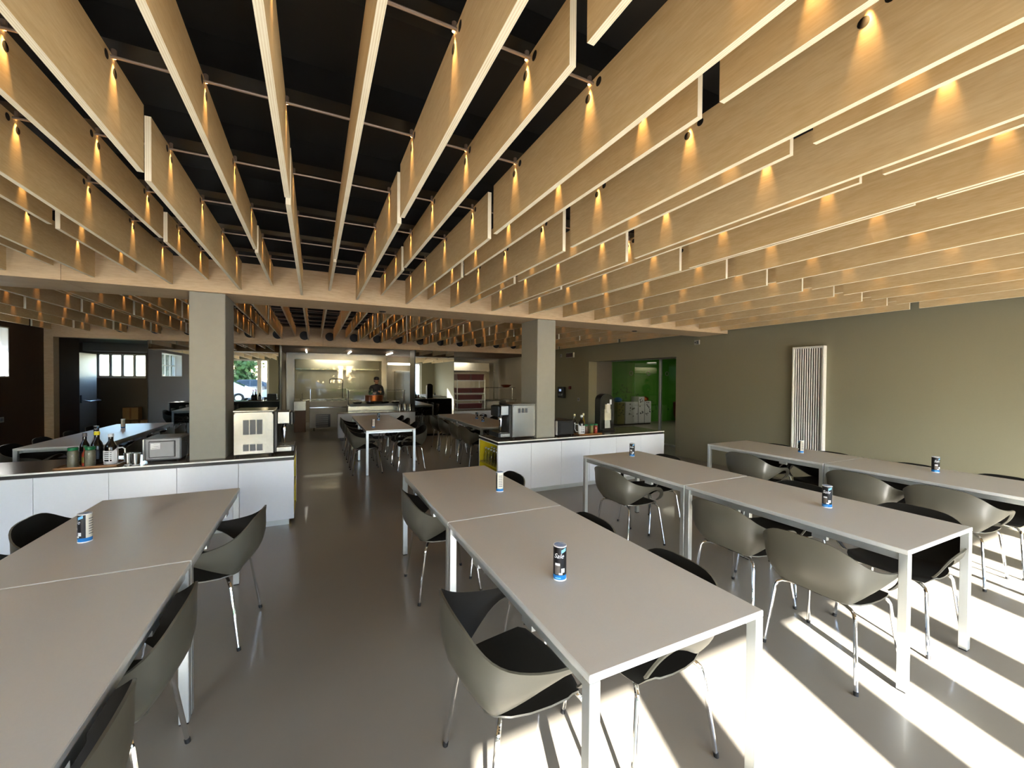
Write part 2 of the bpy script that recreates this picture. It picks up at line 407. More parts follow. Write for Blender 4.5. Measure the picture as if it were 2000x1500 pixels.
# ------------------------------------------------------------------ dining tables
def make_table(L=1.395, W=.8):
    t = thing('dining_table', '', 'table')
    m = MB().cbox(0, W, -L/2, L/2, .714, .74, .003)
    m.m = [1]*len(m.m)
    top = part('tabletop', m, ['tabletop', 'table_edge'], t)
    for p in top.data.polygons:
        if p.normal.z > .9: p.material_index = 0
    for sx in (0, 1):
        for sy in (-1, 1):
            x = .0005 if sx == 0 else W-.0405; y = -L/2+.0005 if sy < 0 else L/2-.0405
            lg = part('leg', MB().cbox(x, x+.04, y, y+.04, .008, .7145, .002), 'aluminium', t)
            part('foot_cap', MB().box(x+.003, x+.037, y+.003, y+.037, 0, .009), 'black_rubber', lg)
    for x in (.012, W-.042):
        part('rail', MB().cbox(x, x+.03, -L/2+.04, L/2-.04, .675, .711, .002), 'aluminium', t)
        for y in (-.28, .28): part('bracket', MB().box(x+.002, x+.028, y-.04, y+.04, .652, .676), 'aluminium', t)
    for y in (-L/2+.10, L/2-.13):
        part('rail', MB().cbox(.04, W-.04, y, y+.03, .675, .711, .002), 'aluminium', t)
    return t
T = make_table()
rows = [('left table row', -1.317, [(1.662, 'nearest'), (3.065, 'farthest')]),
        ('middle table row', .722, [(1.655, 'nearest'), (3.058, 'farthest')]),
        ('third table row', 2.727, [(1.678, 'nearest'), (3.081, 'farthest')]),
        ('wall side table row', 4.787, [(1.708, 'nearest'), (3.111, 'farthest')]),
        ('centre back table row', .76, [(7.68, 'nearest'), (9.082, 'farthest')]),
        ('right back table row', 2.64, [(7.38, 'nearest'), (8.782, 'farthest')]),
        ('left back table row', -3.16, [(7.5, 'nearest'), (8.902, 'farthest')])]
first = True
for rn, x, ys in rows:
    for y, w_ in ys:
        lab = 'grey topped table with silver legs, %s table of the %s' % (w_, rn)
        if first: T.location = (x, y, 0); T['label'] = lab; T['group'] = 'dining tables'; first = False
        else: dup(T, lab, (x, y, 0), 0, 'dining tables')

# ------------------------------------------------------------------ chairs
def crom(P, t):
    n = len(P)-1; i = min(int(t*n), n-1); f = t*n-i
    g = lambda j: Vector(P[max(0, min(n, j))])
    a, b_, c_, d = g(i-1), g(i), g(i+1), g(i+2)
    return .5*((2*b_)+(c_-a)*f+(2*a-5*b_+4*c_-d)*f*f+(3*b_-a-3*c_+d)*f**3)
TOP = [(0, -.300, .748), (.07, -.299, .748), (.15, -.290, .738), (.212, -.268, .708), (.255, -.23, .672), (.281, -.17, .640), (.296, -.09, .618), (.303, -.01, .606), (.303, .06, .600), (.298, .115, .584), (.285, .155, .552), (.266, .178, .508), (.243, .178, .47), (.226, .168, .452)]
BOT = [(0, -.205, .425), (.06, -.205, .424), (.115, -.203, .423), (.155, -.197, .424), (.182, -.182, .428), (.205, -.14, .45), (.235, -.08, .49), (.262, -.01, .535), (.275, .06, .562), (.272, .105, .552), (.262, .135, .526), (.245, .148, .488), (.225, .142, .457), (.215, .135, .447)]
def shell_part(grid, th, name, mats, flip_ref, parent):
    bm = bmesh.new(); V = [[bm.verts.new(p) for p in row] for row in grid]
    for i in range(len(V)-1):
        for j in range(len(V[0])-1): bm.faces.new((V[i][j], V[i][j+1], V[i+1][j+1], V[i+1][j]))
    bm.normal_update()
    for v in bm.verts: v.normal_update()
    a = sum((f.normal.dot(flip_ref(f.calc_center_median())) for f in bm.faces))
    if a < 0:
        bmesh.ops.reverse_faces(bm, faces=bm.faces[:]); bm.normal_update()
        for v in bm.verts: v.normal_update()
    bnd = [e for e in bm.edges if e.is_boundary]
    inner = {v: bm.verts.new(v.co-v.normal*th) for v in list(bm.verts)}
    for f in list(bm.faces):
        g = bm.faces.new([inner[v] for v in reversed(f.verts)]); g.material_index = 1
    for e in bnd:
        v0, v1 = e.verts; bm.faces.new((v0, v1, inner[v1], inner[v0]))
    bmesh.ops.recalc_face_normals(bm, faces=bm.faces[:])
    me = bpy.data.meshes.new(name); bm.to_mesh(me); bm.free()
    for m in mats: me.materials.append(MATS[m])
    for p in me.polygons: p.use_smooth = True
    me.set_sharp_from_angle(angle=.9)
    return link(name, me, parent)
def make_chair():
    t = thing('armchair', '', 'chair')
    NU, NV = 29, 8; grid = []
    half = []
    for i in range(NU+1):
        u = i/NU; a, e = crom(TOP, u), crom(BOT, u); row = []
        bulge = .05*max(0, 1-u*1.7)+.006
        for j in range(NV+1):
            f = j/NV; p = a.lerp(e, f)
            nrm = Vector((p.x, p.y-.05, 0)); nrm = nrm.normalized() if nrm.length > 1e-6 else Vector((0, -1, 0))
            row.append(p+nrm*bulge*math.sin(math.pi*f**1.35))
        half.append(row)
    grid = [[Vector((-p.x, p.y, p.z)) for p in r] for r in reversed(half[1:])]+half
    def outward(cn):
        return Vector((cn.x, cn.y-.02, (cn.z-.6)*.3))
    shell_part(grid, .009, 'backrest', ['chair_shell', 'chair_inner'], outward, t)
    g2 = []
    prof = [(-.208, .425, .15, .0), (-.185, .418, .182, .006), (-.13, .409, .205, .010), (-.06, .405, .220, .014), (.02, .405, .228, .018), (.09, .408, .230, .022), (.14, .411, .226, .024), (.172, .411, .212, .014), (.19, .404, .19, .0)]
    for (y, z, hw, up_) in prof:
        g2.append([Vector((hw*q, y-.03*(abs(q)**3)*(1 if y > .12 else 0), z+up_*abs(q)**2.5)) for q in [k/6 for k in range(-6, 7)]])
    shell_part(g2, .007, 'seat', ['chair_shell', 'chair_inner'], lambda cn: Vector((0, 0, -1)), t)
    part('frame', MB().box(-.10, .10, -.13, -.09, .388, .404).box(-.10, .10, .09, .13, .388, .404).box(-.02, .02, -.13, .13, .386, .402), 'black_plastic', t)
    for sx in (-1, 1):
        for sy in (-1, 1):
            p = [(.08*sx, .12*sy, .397), (.15*sx, .15*sy, .397), (.176*sx, .163*sy, .394), (.196*sx, .175*sy, .380), (.204*sx, .183*sy, .36), (.236*sx, .232*sy, .012)]
            lg = part('leg', MB().tube(p, .0095, 10), 'chrome', t)
            part('foot_cap', MB().tube([(.2352*sx, .2305*sy, .02), (.2368*sx, .2338*sy, 0)], .0112, 10), 'black_rubber', lg)
    return t
CH = make_chair(); E_, W_ = -math.pi/2, math.pi/2     # facing +x, facing -x
chairs = [
 (.75, 1.47, E_, 'taupe armchair on chrome legs, nearest chair on the left side of the middle table row'),
 (.90, 3.085, E_, 'taupe armchair on chrome legs, farthest chair on the left side of the middle table row'),
 (1.31, 1.40, W_, 'dark armchair on the right of the middle table row, nearest, its legs in sunlight'),
 (1.29, 2.04, W_, 'dark armchair on the right of the middle table row, second from the near end'),
 (1.36, 3.30, W_, 'dark armchair backrest rising behind the far salt canister of the middle table row'),
 (2.72, 1.323, E_, 'taupe armchair with its back to the sunlit floor, nearest on third table row, left side'),
 (2.81, 1.93, E_, 'taupe armchair on the left side of the third table row, second from the near end'),
 (2.82, 3.13, E_, 'dark taupe armchair on the left side of the third table row, nearest the white counter'),
 (3.43, 1.29, W_, 'armchair on the right side of the third table row, nearest, legs on the sunlit floor'),
 (3.40, 2.0, W_, 'armchair on the right side of the third table row, second from the near end'),
 (3.33, 3.38, W_, 'armchair on the right side of the third table row, nearest the green room opening'),
 (4.85, 1.45, E_, 'olive taupe armchair on the left side of the wall table row, nearest the sun'),
 (4.85, 2.05, E_, 'taupe armchair on the left side of the wall table row, second from near end'),
 (4.82, 3.14, E_, 'dark taupe armchair on the left side of the wall table row, farthest'),
 (5.40, 1.38, W_, 'black looking armchair between wall table row and right wall, nearest'),
 (5.34, 1.98, W_, 'black looking armchair between wall table row and right wall, second from near end'),
 (5.33, 2.72, W_, 'black looking armchair between wall table row and right wall, right under the radiator'),
 (5.33, 3.36, W_, 'black looking armchair between wall table row and right wall, farthest'),
 (-.595, 3.09, W_-.13, 'dark armchair on the right side of the left table row, standing by the aisle, farthest'),
 (-.73, 1.97, W_, 'taupe armchair on the right side of the left table row, beside the table joint'),
 (-.745, 1.35, W_, 'taupe armchair on the right side of the left table row, cut by the frame bottom'),
 (-1.245, 3.43, E_, 'dark armchair on the left side of the left table row, farthest, before the counter'),
 (-1.25, 2.81, E_, 'dark armchair on the left side of the left table row, at the left picture edge'),
]
def ordn(i): return ['first', 'second', 'third', 'fourth'][i]
for rn, xa, xb, ys, rowname in ((0, .80, 1.52, (7.33, 7.98, 8.75, 9.4), 'centre'), (1, 2.69, 3.39, (7.03, 7.68, 8.45, 9.1), 'right'), (2, -3.1, -2.42, (7.2, 7.85, 8.6, 9.25), 'left')):
    for i, y in enumerate(ys):
        chairs.append((xa, y, E_, 'black armchair, %s from the near end, left side of back room %s table row' % (ordn(i), rowname)))
        chairs.append((xb, y, W_, 'black armchair, %s from the near end, right side of back room %s table row' % (ordn(i), rowname)))
for i, (x, y, rz, lab) in enumerate(chairs):
    if i == 0: CH.location = (x, y, 0); CH.rotation_euler = (0, 0, rz); CH['label'] = lab; CH['group'] = 'dining armchairs'
    else: dup(CH, lab, (x, y, 0), rz, 'dining armchairs')

# ------------------------------------------------------------------ salt canisters
def bend_text(body, size, r, z, ang, name, m, parent):
    cu = bpy.data.curves.new('t', 'FONT'); cu.body = body; cu.size = size; cu.align_x = 'CENTER'; cu.shear = .35
    to = bpy.data.objects.new('t', cu); COL.objects.link(to)
    dg = bpy.context.evaluated_depsgraph_get(); me = bpy.data.meshes.new_from_object(to.evaluated_get(dg))
    bpy.data.objects.remove(to); bpy.data.curves.remove(cu)
    me.name = name
    for v in me.vertices:
        a = ang+v.co.x/r; v.co = Vector((r*math.sin(a), -r*math.cos(a), z+v.co.y))
    me.materials.clear(); me.materials.append(MATS[m])
    return link(name, me, parent)
def patch(mb, r, a0, a1, z0, z1, mi=0, n=6, sl=0.):
    vs = []
    for k in range(n+1):
        a = a0+(a1-a0)*k/n; vs += [(r*math.sin(a), -r*math.cos(a), z0+sl*(a-a0)), (r*math.sin(a), -r*math.cos(a), z1+sl*(a-a0))]
    return mb.add(vs, [(2*k, 2*k+2, 2*k+3, 2*k+1) for k in range(n)], mi)
def make_salt():
    t = thing('salt_canister', '', 'salt'); R = .0285
    m = MB().lathe([(R+.001, 0), (R+.001, .004), (R, .005)], n=24, mi=2); m.lathe([(R, .005), (R, .024)], n=24, mi=1)
    m.lathe([(R, .024), (R, .143)], n=24, mi=0); m.lathe([(R, .143), (R+.0008, .1435), (R+.0008, .147), (R-.003, .147)], n=24, mi=2)
    m.lathe([(R-.003, .147), (R-.003, .143), (0, .143)], n=24, mi=1)
    bd = part('body', m, ['can_black', 'can_blue', 'can_white'], t)
    bend_text('Sale', .028, R+.0006, .098, -.25, 'lettering', 'can_white', bd)
    q = MB(); patch(q, R+.0004, .15, .95, .118, .132, 0, sl=.012); part('tag', q, 'can_lightblue', bd)
    q = MB(); patch(q, R+.0004, -.85, .0, .028, .07, 0, 6, .0); part('picture', q, 'can_brown', bd)
    q = MB(); patch(q, R+.0006, -.8, -.05, .066, .076); patch(q, R+.0006, .15, .7, .036, .054); patch(q, R+.0006, -.2, .35, .027, .035); part('salt_image', q, 'can_white', bd)
    q = MB(); patch(q, R+.0005, -.8, .1, .010, .015); part('band_text', q, 'can_lightblue', bd)
    q = MB(); patch(q, R+.0004, 1.3, 3.1, .024, .143, n=10); part('rear_label', q, 'label_cream', bd)
    q = MB()
    for k in range(7): patch(q, R+.0007, 1.7, 2.7, .04+.013*k, .046+.013*k, n=6)
    part('rear_text', q, 'ink_grey', bd)
    return t
SALT = make_salt()
salts = [(.959, 1.492, -.5, 'black and blue salt canister at the near end of the middle table row'),
 (-1.073, 2.873, -.85, 'black and white salt canister with blue base on the left table row'),
 (1.282, 2.85, -2.4, 'white labelled salt canister with blue base, far table of the middle row'),
 (3.218, 3.535, -.74, 'salt canister on the third table row, its far table, before the white counter'),
 (3.163, 1.567, -1.05, 'black salt canister on the third table row, its near table'),
 (5.256, 2.891, -2.5, 'salt canister on the wall table row, standing under the radiator'),
 (5.341, 1.738, -.65, 'salt canister on the wall table row, nearest, before the bare wall'),
 (.92, 7.35, -2.3, 'pale salt canister near the front edge of the centre back table'),
 (1.17, 8.6, -.13, 'dark salt canister further back on the centre back table'),
 (3.02, 7.55, -.38, 'salt canister on the right back table, nearer of two'),
 (3.10, 8.1, -.36, 'salt canister on the right back table, farther of two'),
 (-2.78, 7.78, .34, 'dark salt canister on the left back table, behind the bottles'),
 (-2.83, 8.84, -1.9, 'pale salt canister at the far end of the left back table')]
for i, (x, y, rz, lab) in enumerate(salts):
    if i == 0: SALT.location = (x, y, .74); SALT.rotation_euler = (0, 0, rz); SALT['label'] = lab; SALT['group'] = 'salt canisters'
    else: dup(SALT, lab, (x, y, .74), rz, 'salt canisters')

# ------------------------------------------------------------------ service counters
ZK = .752
def counter(label, x0, x1, seams, open_side):
    t = thing('service_counter', label, 'counter', ((x0+x1)/2, 5.0, 0)); cx = (x0+x1)/2
    part('plinth', MB().box(x0-cx+.05, x1-cx-.05, .045, .65, 0, .07), 'aluminium', t)
    a, e = x0-cx, x1-cx
    body = MB().box(a+.02 if open_side != 'L' else a+.3, e-.02 if open_side != 'R' else e-.3, .02, .69, .07, .705)
    part('carcass', body, 'black_plastic', t)
    part('shadow_gap', MB().box(a+.012, e-.012, .012, .69, .705, .737), 'black_gap', t)
    top = part('worktop', MB().cbox(a, e, -.004, .704, .737, ZK, .002), ['counter_stone', 'stone_edge'], t)
    for p in top.data.polygons:
        if p.normal.z < .9: p.material_index = 1
    xs = [x0]+seams+[x1]
    for p, q in zip(xs[:-1], xs[1:]):
        part('front_panel', MB().cbox(p-cx+.0015, q-cx-.0015, 0, .018, .07, .705, .001), 'white_laminate', t)
    for sd, sgn in (('L', 1), ('R', -1)):
        xe = a if sd == 'L' else e
        if open_side == sd:      # open shelf bay in yellow
            X = lambda d: xe+sgn*d
            def bx(d0, d1, y0, y1, z0, z1):
                return MB().box(min(X(d0), X(d1)), max(X(d0), X(d1)), y0, y1, z0, z1)
            part('bay_frame', bx(0, .3, .018, .03, .07, .705), 'white_laminate', t)
            part('bay_frame', bx(0, .3, .68, .70, .07, .705), 'white_laminate', t)
            part('bay_frame', bx(0, .3, .03, .68, .698, .705), 'white_laminate', t)
            part('bay_lining', bx(.285, .3, .03, .68, .07, .698), 'yellow_panel', t)
            part('bay_lining', bx(.004, .285, .67, .68, .07, .698), 'yellow_panel', t)
            part('bay_lining', bx(.004, .285, .03, .04, .07, .698), 'yellow_panel', t)
            part('bay_lining', bx(.004, .285, .04, .67, .69, .698), 'yellow_panel', t)
            part('bay_shelf', bx(.004, .285, .04, .67, .07, .085), 'yellow_panel', t)
            part('bay_shelf', bx(.004, .285, .04, .67, .37, .385), 'yellow_panel', t)
        else:
            part('side_panel', MB().box(min(xe, xe+sgn*.018), max(xe, xe+sgn*.018), .02, .70, .07, .705), 'white_laminate', t)
    return t
counter('long white counter with dark worktop left of the aisle, holding a steel machine', -4.2, -.195, [-3.73, -3.22, -2.71, -2.2, -1.705, -1.205, -.70], 'R')
counter('white counter with dark worktop and open yellow shelf bay, right of the aisle', 2.218, 5.24, [2.726, 3.225, 3.728, 4.232, 4.735], 'L')
# glass carafes in the yellow bay
car = thing('carafe', '', 'carafe')
part('body', MB().lathe([(.03, 0), (.034, .01), (.034, .10), (.018, .15), (.016, .19), (.019, .20)], n=14), 'jar_glass', car)
part('stopper', MB().lathe([(.015, .195), (.015, .215), (.0, .216)], n=10), 'aluminium', car)
k = 0
for j in range(5):
    for i in range(2):
        x, y = 2.26+i*.09, 5.12+j*.1
        lab = 'clear bottle with metal stopper, %s pair from the front in yellow bay, %s' % (['first', 'second', 'third', 'fourth', 'fifth'][j], ['outer', 'inner'][i])
        if k == 0: car.location = (x, y, .385); car['label'] = lab; car['group'] = 'clear bottles in the yellow bay'
        else: dup(car, lab, (x, y, .385), 0, 'clear bottles in the yellow bay')
        k += 1

# ------------------------------------------------------------------ things on the counters
def machine(label, x0, sgn, y0, vents):
    """stainless dispenser: cabinet with vents, a dispensing head and a drip tray on the side sgn"""
    t = thing('drink_dispenser', label, 'dispenser', (x0, y0, ZK)); w_, d_ = .365, .46
    a, e = (0, w_) if sgn > 0 else (-w_, 0)
    cab = part('cabinet', MB().cbox(a, e, 0, d_, .02, .475, .006), 'steel', t)
    part('front_frame', MB().box(a+.004, a+.016, -.006, 0, .03, .465).box(e-.016, e-.004, -.006, 0, .03, .465).box(a+.004, e-.004, -.006, 0, .452, .465), 'steel', cab)
    part('lid', MB().cbox(a-.005, e+.005, -.008, d_+.005, .475, .492, .004), 'steel', t)
    for sx in (a+.03, e-.03):
        for sy in (.03, d_-.03): part('foot', MB().lathe([(.014, 0), (.014, .02)], sx, sy, 10), 'black_rubber', t)
    for (vx, vz, vw, vh) in vents:
        vt = part('vent', MB().box(a+vx, a+vx+vw, -.004, -.001, vz, vz+vh), 'mesh_grille', cab)
        fr = .004
        part('vent_frame', MB().box(a+vx-fr, a+vx, -.007, -.001, vz-fr, vz+vh+fr).box(a+vx+vw, a+vx+vw+fr, -.007, -.001, vz-fr, vz+vh+fr).box(a+vx, a+vx+vw, -.007, -.001, vz+vh, vz+vh+fr).box(a+vx, a+vx+vw, -.007, -.001, vz-fr, vz), 'steel', vt)
    hx = e if sgn > 0 else a
    def bx(d0, d1, *r): return MB().cbox(min(hx+sgn*d0, hx+sgn*d1), max(hx+sgn*d0, hx+sgn*d1), *r)
    part('back_plate', bx(0, .03, .05, .40, .02, .47, .004), 'black_plastic', t)
    hd = part('dispensing_head', bx(.03, .15, .06, .36, .33, .465, .006), 'steel', t)
    part('head_cover', bx(.15, .19, .08, .34, .31, .46, .01), 'black_plastic', hd)
    part('spout', MB().lathe([(.02, .28), (.022, .33)], hx+sgn*.09, .2, 12), 'black_plastic', hd)
    tr = part('drip_tray', bx(.02, .20, .03, .38, .025, .085, .006), 'black_plastic', t)
    part('tray_front', bx(.025, .17, .022, .03, .03, .078, .002), 'steel', tr)
    part('tray_grid', bx(.03, .19, .06, .36, .085, .089, .001), 'steel', tr)
    part('outlet', MB().lathe([(.008, .1), (.022, .16), (.03, .26), (.02, .30)], hx+sgn*.09, .2, 12), 'chrome', t)
    return t
v3 = [(.085+.062*k, .235, .052, .155) for k in range(3)]+[(.085+.062*k, .06, .052, .07) for k in range(3)]
machine('square stainless steel machine with six vents, beside the left column on the left counter', -.76, 1, 5.12, v3)
machine('stainless steel machine with three small vents, left of the right column on right counter', 2.875, -1, 5.16, [(.085+.055*k, .365, .04, .065) for k in range(3)])

def microwave(label, loc, rz, front):
    t = thing('microwave_oven', label, 'microwave', loc, rz)
    w_, d_, h_ = .29, .34, .235
    part('housing', MB().cbox(0, w_, 0, d_, .012, h_, .012), front, t)
    pn = part('panel', MB().cbox(.035, w_-.045, -.006, 0, .04, h_-.03, .004), 'black_plastic' if front != 'grey_plastic' else 'black_gap', t)
    part('inner_panel', MB().cbox(.043, w_-.053, -.010, -.006, .048, h_-.038, .003), 'grey_plastic' if front == 'grey_plastic' else 'black_plastic', pn)
    part('trim', MB().cbox(-.012, .0, .0, .05, .015, h_-.01, .003), 'frame_white', t)
    for x in (.03, w_-.03):
        for y in (.03, d_-.03): part('foot', MB().lathe([(.012, 0), (.012, .012)], x, y, 10), 'black_rubber', t)
    part('cable', MB().tube([(w_-.01, .05, .2), (w_+.03, .05, .19), (w_+.045, .05, .13), (w_+.04, .05, .06), (w_+.03, .05, .006), (w_+.02, .2, .006)], .004, 8), 'black_rubber', t)
    return t
mw = microwave('grey microwave oven turned backwards with a white note, left counter', (-1.50, 5.17, ZK), 0, 'grey_plastic')
nt_ = part('note', MB().box(.052, .128, -.0118, -.0105, .125, .185), 'paper_white', mw)
q = MB()
for z, xa, xb in ((.172, .075, .11), (.155, .07, .118), (.150, .08, .112), (.138, .062, .12), (.133, .065, .1)): q.box(xa, xb, -.0122, -.0119, z, z+.0016)
part('note_text', q, 'ink_grey', nt_)
microwave('small black microwave oven right of the right column', (3.25, 5.15, ZK), 0, 'black_plastic')

def tray(label, x0, x1, y0, y1, rz=0):
    t = thing('serving_tray', label, 'tray', ((x0+x1)/2, (y0+y1)/2, ZK), rz); a, d = (x1-x0)/2, (y1-y0)/2
    part('base', MB().cbox(-a, a, -d, d, 0, .006, .002), 'tray_brown', t)
    part('rim', MB().box(-a, a, -d, -d+.008, .006, .018).box(-a, a, d-.008, d, .006, .018).box(-a, -a+.008, -d, d, .006, .018).box(a-.008, a, -d, d, .006, .018), 'tray_brown', t)
    return t
ZB = ZK+.006
tray('brown serving tray with jars and bottles on the left counter', -2.10, -1.66, 5.05, 5.34)
tray('brown serving tray with jars and bottles on the right counter', 3.60, 4.03, 5.09, 5.34)
def jar(label, x, y, fill, group, h=.165, r=.04):
    t = thing('spice_jar', label, 'jar', (x, y, ZB), 0, group)
    part('glass_body', MB().lathe([(r*.9, 0), (r, .008), (r, h*.72), (r*.8, h*.84), (r*.8, h*.87)], n=18), 'jar_glass', t)
    part('contents', MB().lathe([(r*.86, .004), (r*.94, .01), (r*.94, h*.72), (r*.76, h*.83), (0, h*.84)], n=18), fill, t)
    part('lid', MB().lathe([(r*.88, h*.85), (r*.9, h*.86), (r*.9, h*.98), (r*.8, h), (0, h)], n=18), 'lid_green', t)
    return t
jar('glass jar with green lid, leftmost of the two on the left tray', -1.99, 5.12, 'jar_grey', 'green lidded jars', .185)
jar('glass jar with green lid, right one on the left tray, before black bottle', -1.87, 5.11, 'jar_grey', 'green lidded jars', .185)
jar('small green lidded jar, leftmost of three on the right tray', 3.77, 5.15, 'jar_brown', 'green lidded jars', .15, .034)
jar('small green lidded jar with yellowish contents, middle of three on right tray', 3.855, 5.14, 'jar_olive', 'green lidded jars', .15, .034)
jar('small green lidded jar with red contents, rightmost of three on right tray', 3.945, 5.15, 'jar_red', 'green lidded jars', .15, .034)
def bottle(label, x, y, body, cap, h, r, group=None):
    t = thing('sauce_bottle', label, 'bottle', (x, y, ZB), 0, group)
    part('body', MB().lathe([(r*.92, 0), (r, .008), (r, h*.55), (r*.85, h*.64), (r*.42, h*.76), (r*.4, h*.9)], n=18), body, t)
    part('cap', MB().lathe([(r*.46, h*.89), (r*.48, h*.90), (r*.48, h*.99), (r*.4, h), (0, h)], n=14), cap, t)
    part('label_band', MB().lathe([(r*1.012, h*.16), (r*1.012, h*.45)], n=18), 'can_black' if body == 'bottle_dark' else 'jar_olive', t)
    return t
bottle('dark glass bottle with dark cap behind the left tray jars', -1.955, 5.24, 'bottle_dark', 'can_brown', .30, .036, 'sauce bottles')
bottle('bottle with yellow cap on the left tray behind jars', -1.87, 5.245, 'bottle_dark', 'cap_yellow', .31, .045, 'sauce bottles')
bottle('dark red sauce bottle between the two left tray jars', -1.925, 5.17, 'jar_red', 'lid_green', .19, .026, 'sauce bottles')
bottle('slim dark bottle with cream cap, left on the right tray', 3.63, 5.27, 'bottle_dark', 'cap_cream', .30, .034, 'sauce bottles')
bottle('clear oil bottle with cream cap behind the small right tray jars', 3.79, 5.26, 'bottle_oil', 'cap_cream', .31, .034, 'sauce bottles')
def holder(label, x, y, rz, blabel):
    t = thing('bottle_holder', label, 'holder', (x, y, ZB), rz)
    r = .052; n = 20; m = MB()
    m.lathe([(r*.95, 0), (r, .006), (r, .03)], n=n); 
    for k in range(5): m.lathe([(r, .045+.018*k), (r+.001, .05+.018*k), (r, .056+.018*k)], n=n)
    a0 = [(r*math.cos(2*math.pi*k/n), r*math.sin(2*math.pi*k/n)) for k in range(-4, 5)]
    vs = [(p[0]*1.01, p[1]*1.01, .03) for p in a0]+[(p[0]*1.01, p[1]*1.01, .12+.05*(1-abs(i-4)/4)) for i, p in enumerate(a0)]
    m.add(vs, [(k, k+1, 10+k, 9+k) for k in range(8)])
    for k in range(6):
        a = 2*math.pi*(k+.5)/6; m.tube([(r*math.cos(a), r*math.sin(a), .03), (r*math.cos(a), r*math.sin(a), .13)], .004, 6)
    part('basket', m, 'can_white', t)
    part('handle', MB().tube([(r-.002, 0, .145), (r+.03, 0, .15), (r+.048, 0, .135), (r+.05, 0, .08), (r+.03, 0, .04), (r-.002, 0, .035)], .006, 8), 'can_white', t)
    bottle(blabel, x, y, 'bottle_dark', 'can_white', .29, .044, 'sauce bottles')
holder('white slotted plastic bottle holder with handle on the left tray', -1.755, 5.20, .1, 'big black bottle standing in the white holder on left tray')
holder('white slotted plastic bottle holder with handle on the right tray', 3.70, 5.18, 2.7, 'black bottle with pale cap standing in the white holder, right tray')
tm = thing('tumbler', 'shiny tumbler right of the left tray, nearer the tray', 'cup', (-1.60, 5.12, ZK), 0, 'shiny tumblers')
part('body', MB().lathe([(.0, .002), (.03, .002), (.036, .11), (.034, .11), (.029, .01), (0, .01)], n=18), 'steel', tm)
part('foot', MB().lathe([(.03, 0), (.031, .006), (0, .006)], n=18), 'can_white', tm)
dup(tm, 'shiny tumbler next to the grey microwave oven', (-1.535, 5.08, ZK), 0, 'shiny tumblers')

# tall napkin and cup dispenser
t = thing('cutlery_dispenser', 'tall black rounded dispenser with clear front on right counter', 'dispenser', (4.33, 5.36, ZK), -.08)
pr = []
for k in range(9):
    a = math.pi*k/8; pr.append((.125*math.cos(a), .5+.11*math.sin(a)))
poly = [(.125, 0)]+[(.125, .45)]+pr[0:]+[(-.125, .45), (-.125, 0)]
part('back_shell', MB().prism(poly, .0, .16, 1), 'black_plastic', t)
cv = MB().prism([(p[0]*.86, p[1]*.965+.01) for p in poly], -.05, -.002, 1)
fr = part('clear_front', cv, 'case_glass', t)
part('cup_stack', MB().lathe([(.035, .30), (.045, .36), (.045, .44)], 0, -.025, 14).box(-.06, .06, -.035, -.01, .18, .36), 'label_cream', fr)
q = MB()
for k in range(7): q.tube([(-.05+.016*k, -.03, .05), (-.045+.014*k, -.02, .19)], .006, 6)
part('cutlery', q, 'can_white', fr)
part('badge', MB().box(.02, .055, -.056, -.05, .44, .52).box(-.03, .01, -.056, -.05, .44, .455), 'can_white', fr)
part('base', MB().cbox(-.12, .12, -.07, .15, 0, .03, .006), 'black_plastic', t)

# ------------------------------------------------------------------ right wall fittings
t = thing('radiator', 'tall white column radiator on the right wall', 'radiator', (XR, 3.68, .35))
H_ = 1.78
for k in range(12):
    y = -.178+.0324*k
    part('tube', MB().tube([(-.045, y, .02), (-.045, y, H_-.02)], .0085, 10), 'frame_white', t)
part('frame', MB().cbox(-.075, -.0, -.225, -.20, 0, H_, .004).cbox(-.075, -.0, .20, .225, 0, H_, .004).cbox(-.075, -.0, -.2, .2, H_-.03, H_, .004).cbox(-.075, -.0, -.2, .2, 0, .03, .004), 'frame_white', t)
part('back_plate', MB().box(-.012, -.002, -.2, .2, .03, H_-.03), 'jamb_grey', t)
t = thing('wall_speaker', 'small pale wall box with black dot right of the green opening, near the beam', 'speaker', (XR, 5.75, 2.35))
part('housing', MB().cbox(-.03, 0, -.06, .06, -.045, .045, .006), 'cover_grey', t)
part('lens', MB().lathe([(.016, 0), (.012, .006), (0, .007)], n=12), 'black_plastic', t).matrix_local = Matrix.Translation((-.03, .03, .0)) @ Matrix.Rotation(-math.pi/2, 4, 'Y')
part('grille', MB().box(-.033, -.03, -.045, .0, -.03, .03), 'mesh_grille', t)
t = thing('exit_sign', 'small dark sign box with pale rim on the brown wall', 'sign', (XR, 10.23, 2.31))
part('housing', MB().cbox(-.05, 0, -.2, .2, -.075, .075, .01), 'cover_grey', t)
part('face', MB().box(-.054, -.05, -.165, .18, -.058, .058), 'sign_red', t)
t = thing('wall_switch', 'small pale square plate left of the dark sign box', 'switch', (XR, 10.76, 2.32))
part('plate', MB().cbox(-.012, 0, -.05, .05, -.05, .05, .004), 'cover_grey', t); part('button', MB().box(-.016, -.012, -.02, .02, -.03, .03), 'grey_plastic', t)
t = thing('wall_socket', 'pale square wall socket on the brown wall above the jars', 'socket', (XR, 9.81, 1.01))
part('plate', MB().cbox(-.012, 0, -.055, .055, -.05, .05, .004), 'cover_grey', t); part('insert', MB().box(-.015, -.012, -.03, .03, -.03, .03), 'grey_plastic', t)
t = thing('badge_reader', 'black badge terminal with small lit screen on the brown wall', 'terminal', (XR, 10.62, 1.2))
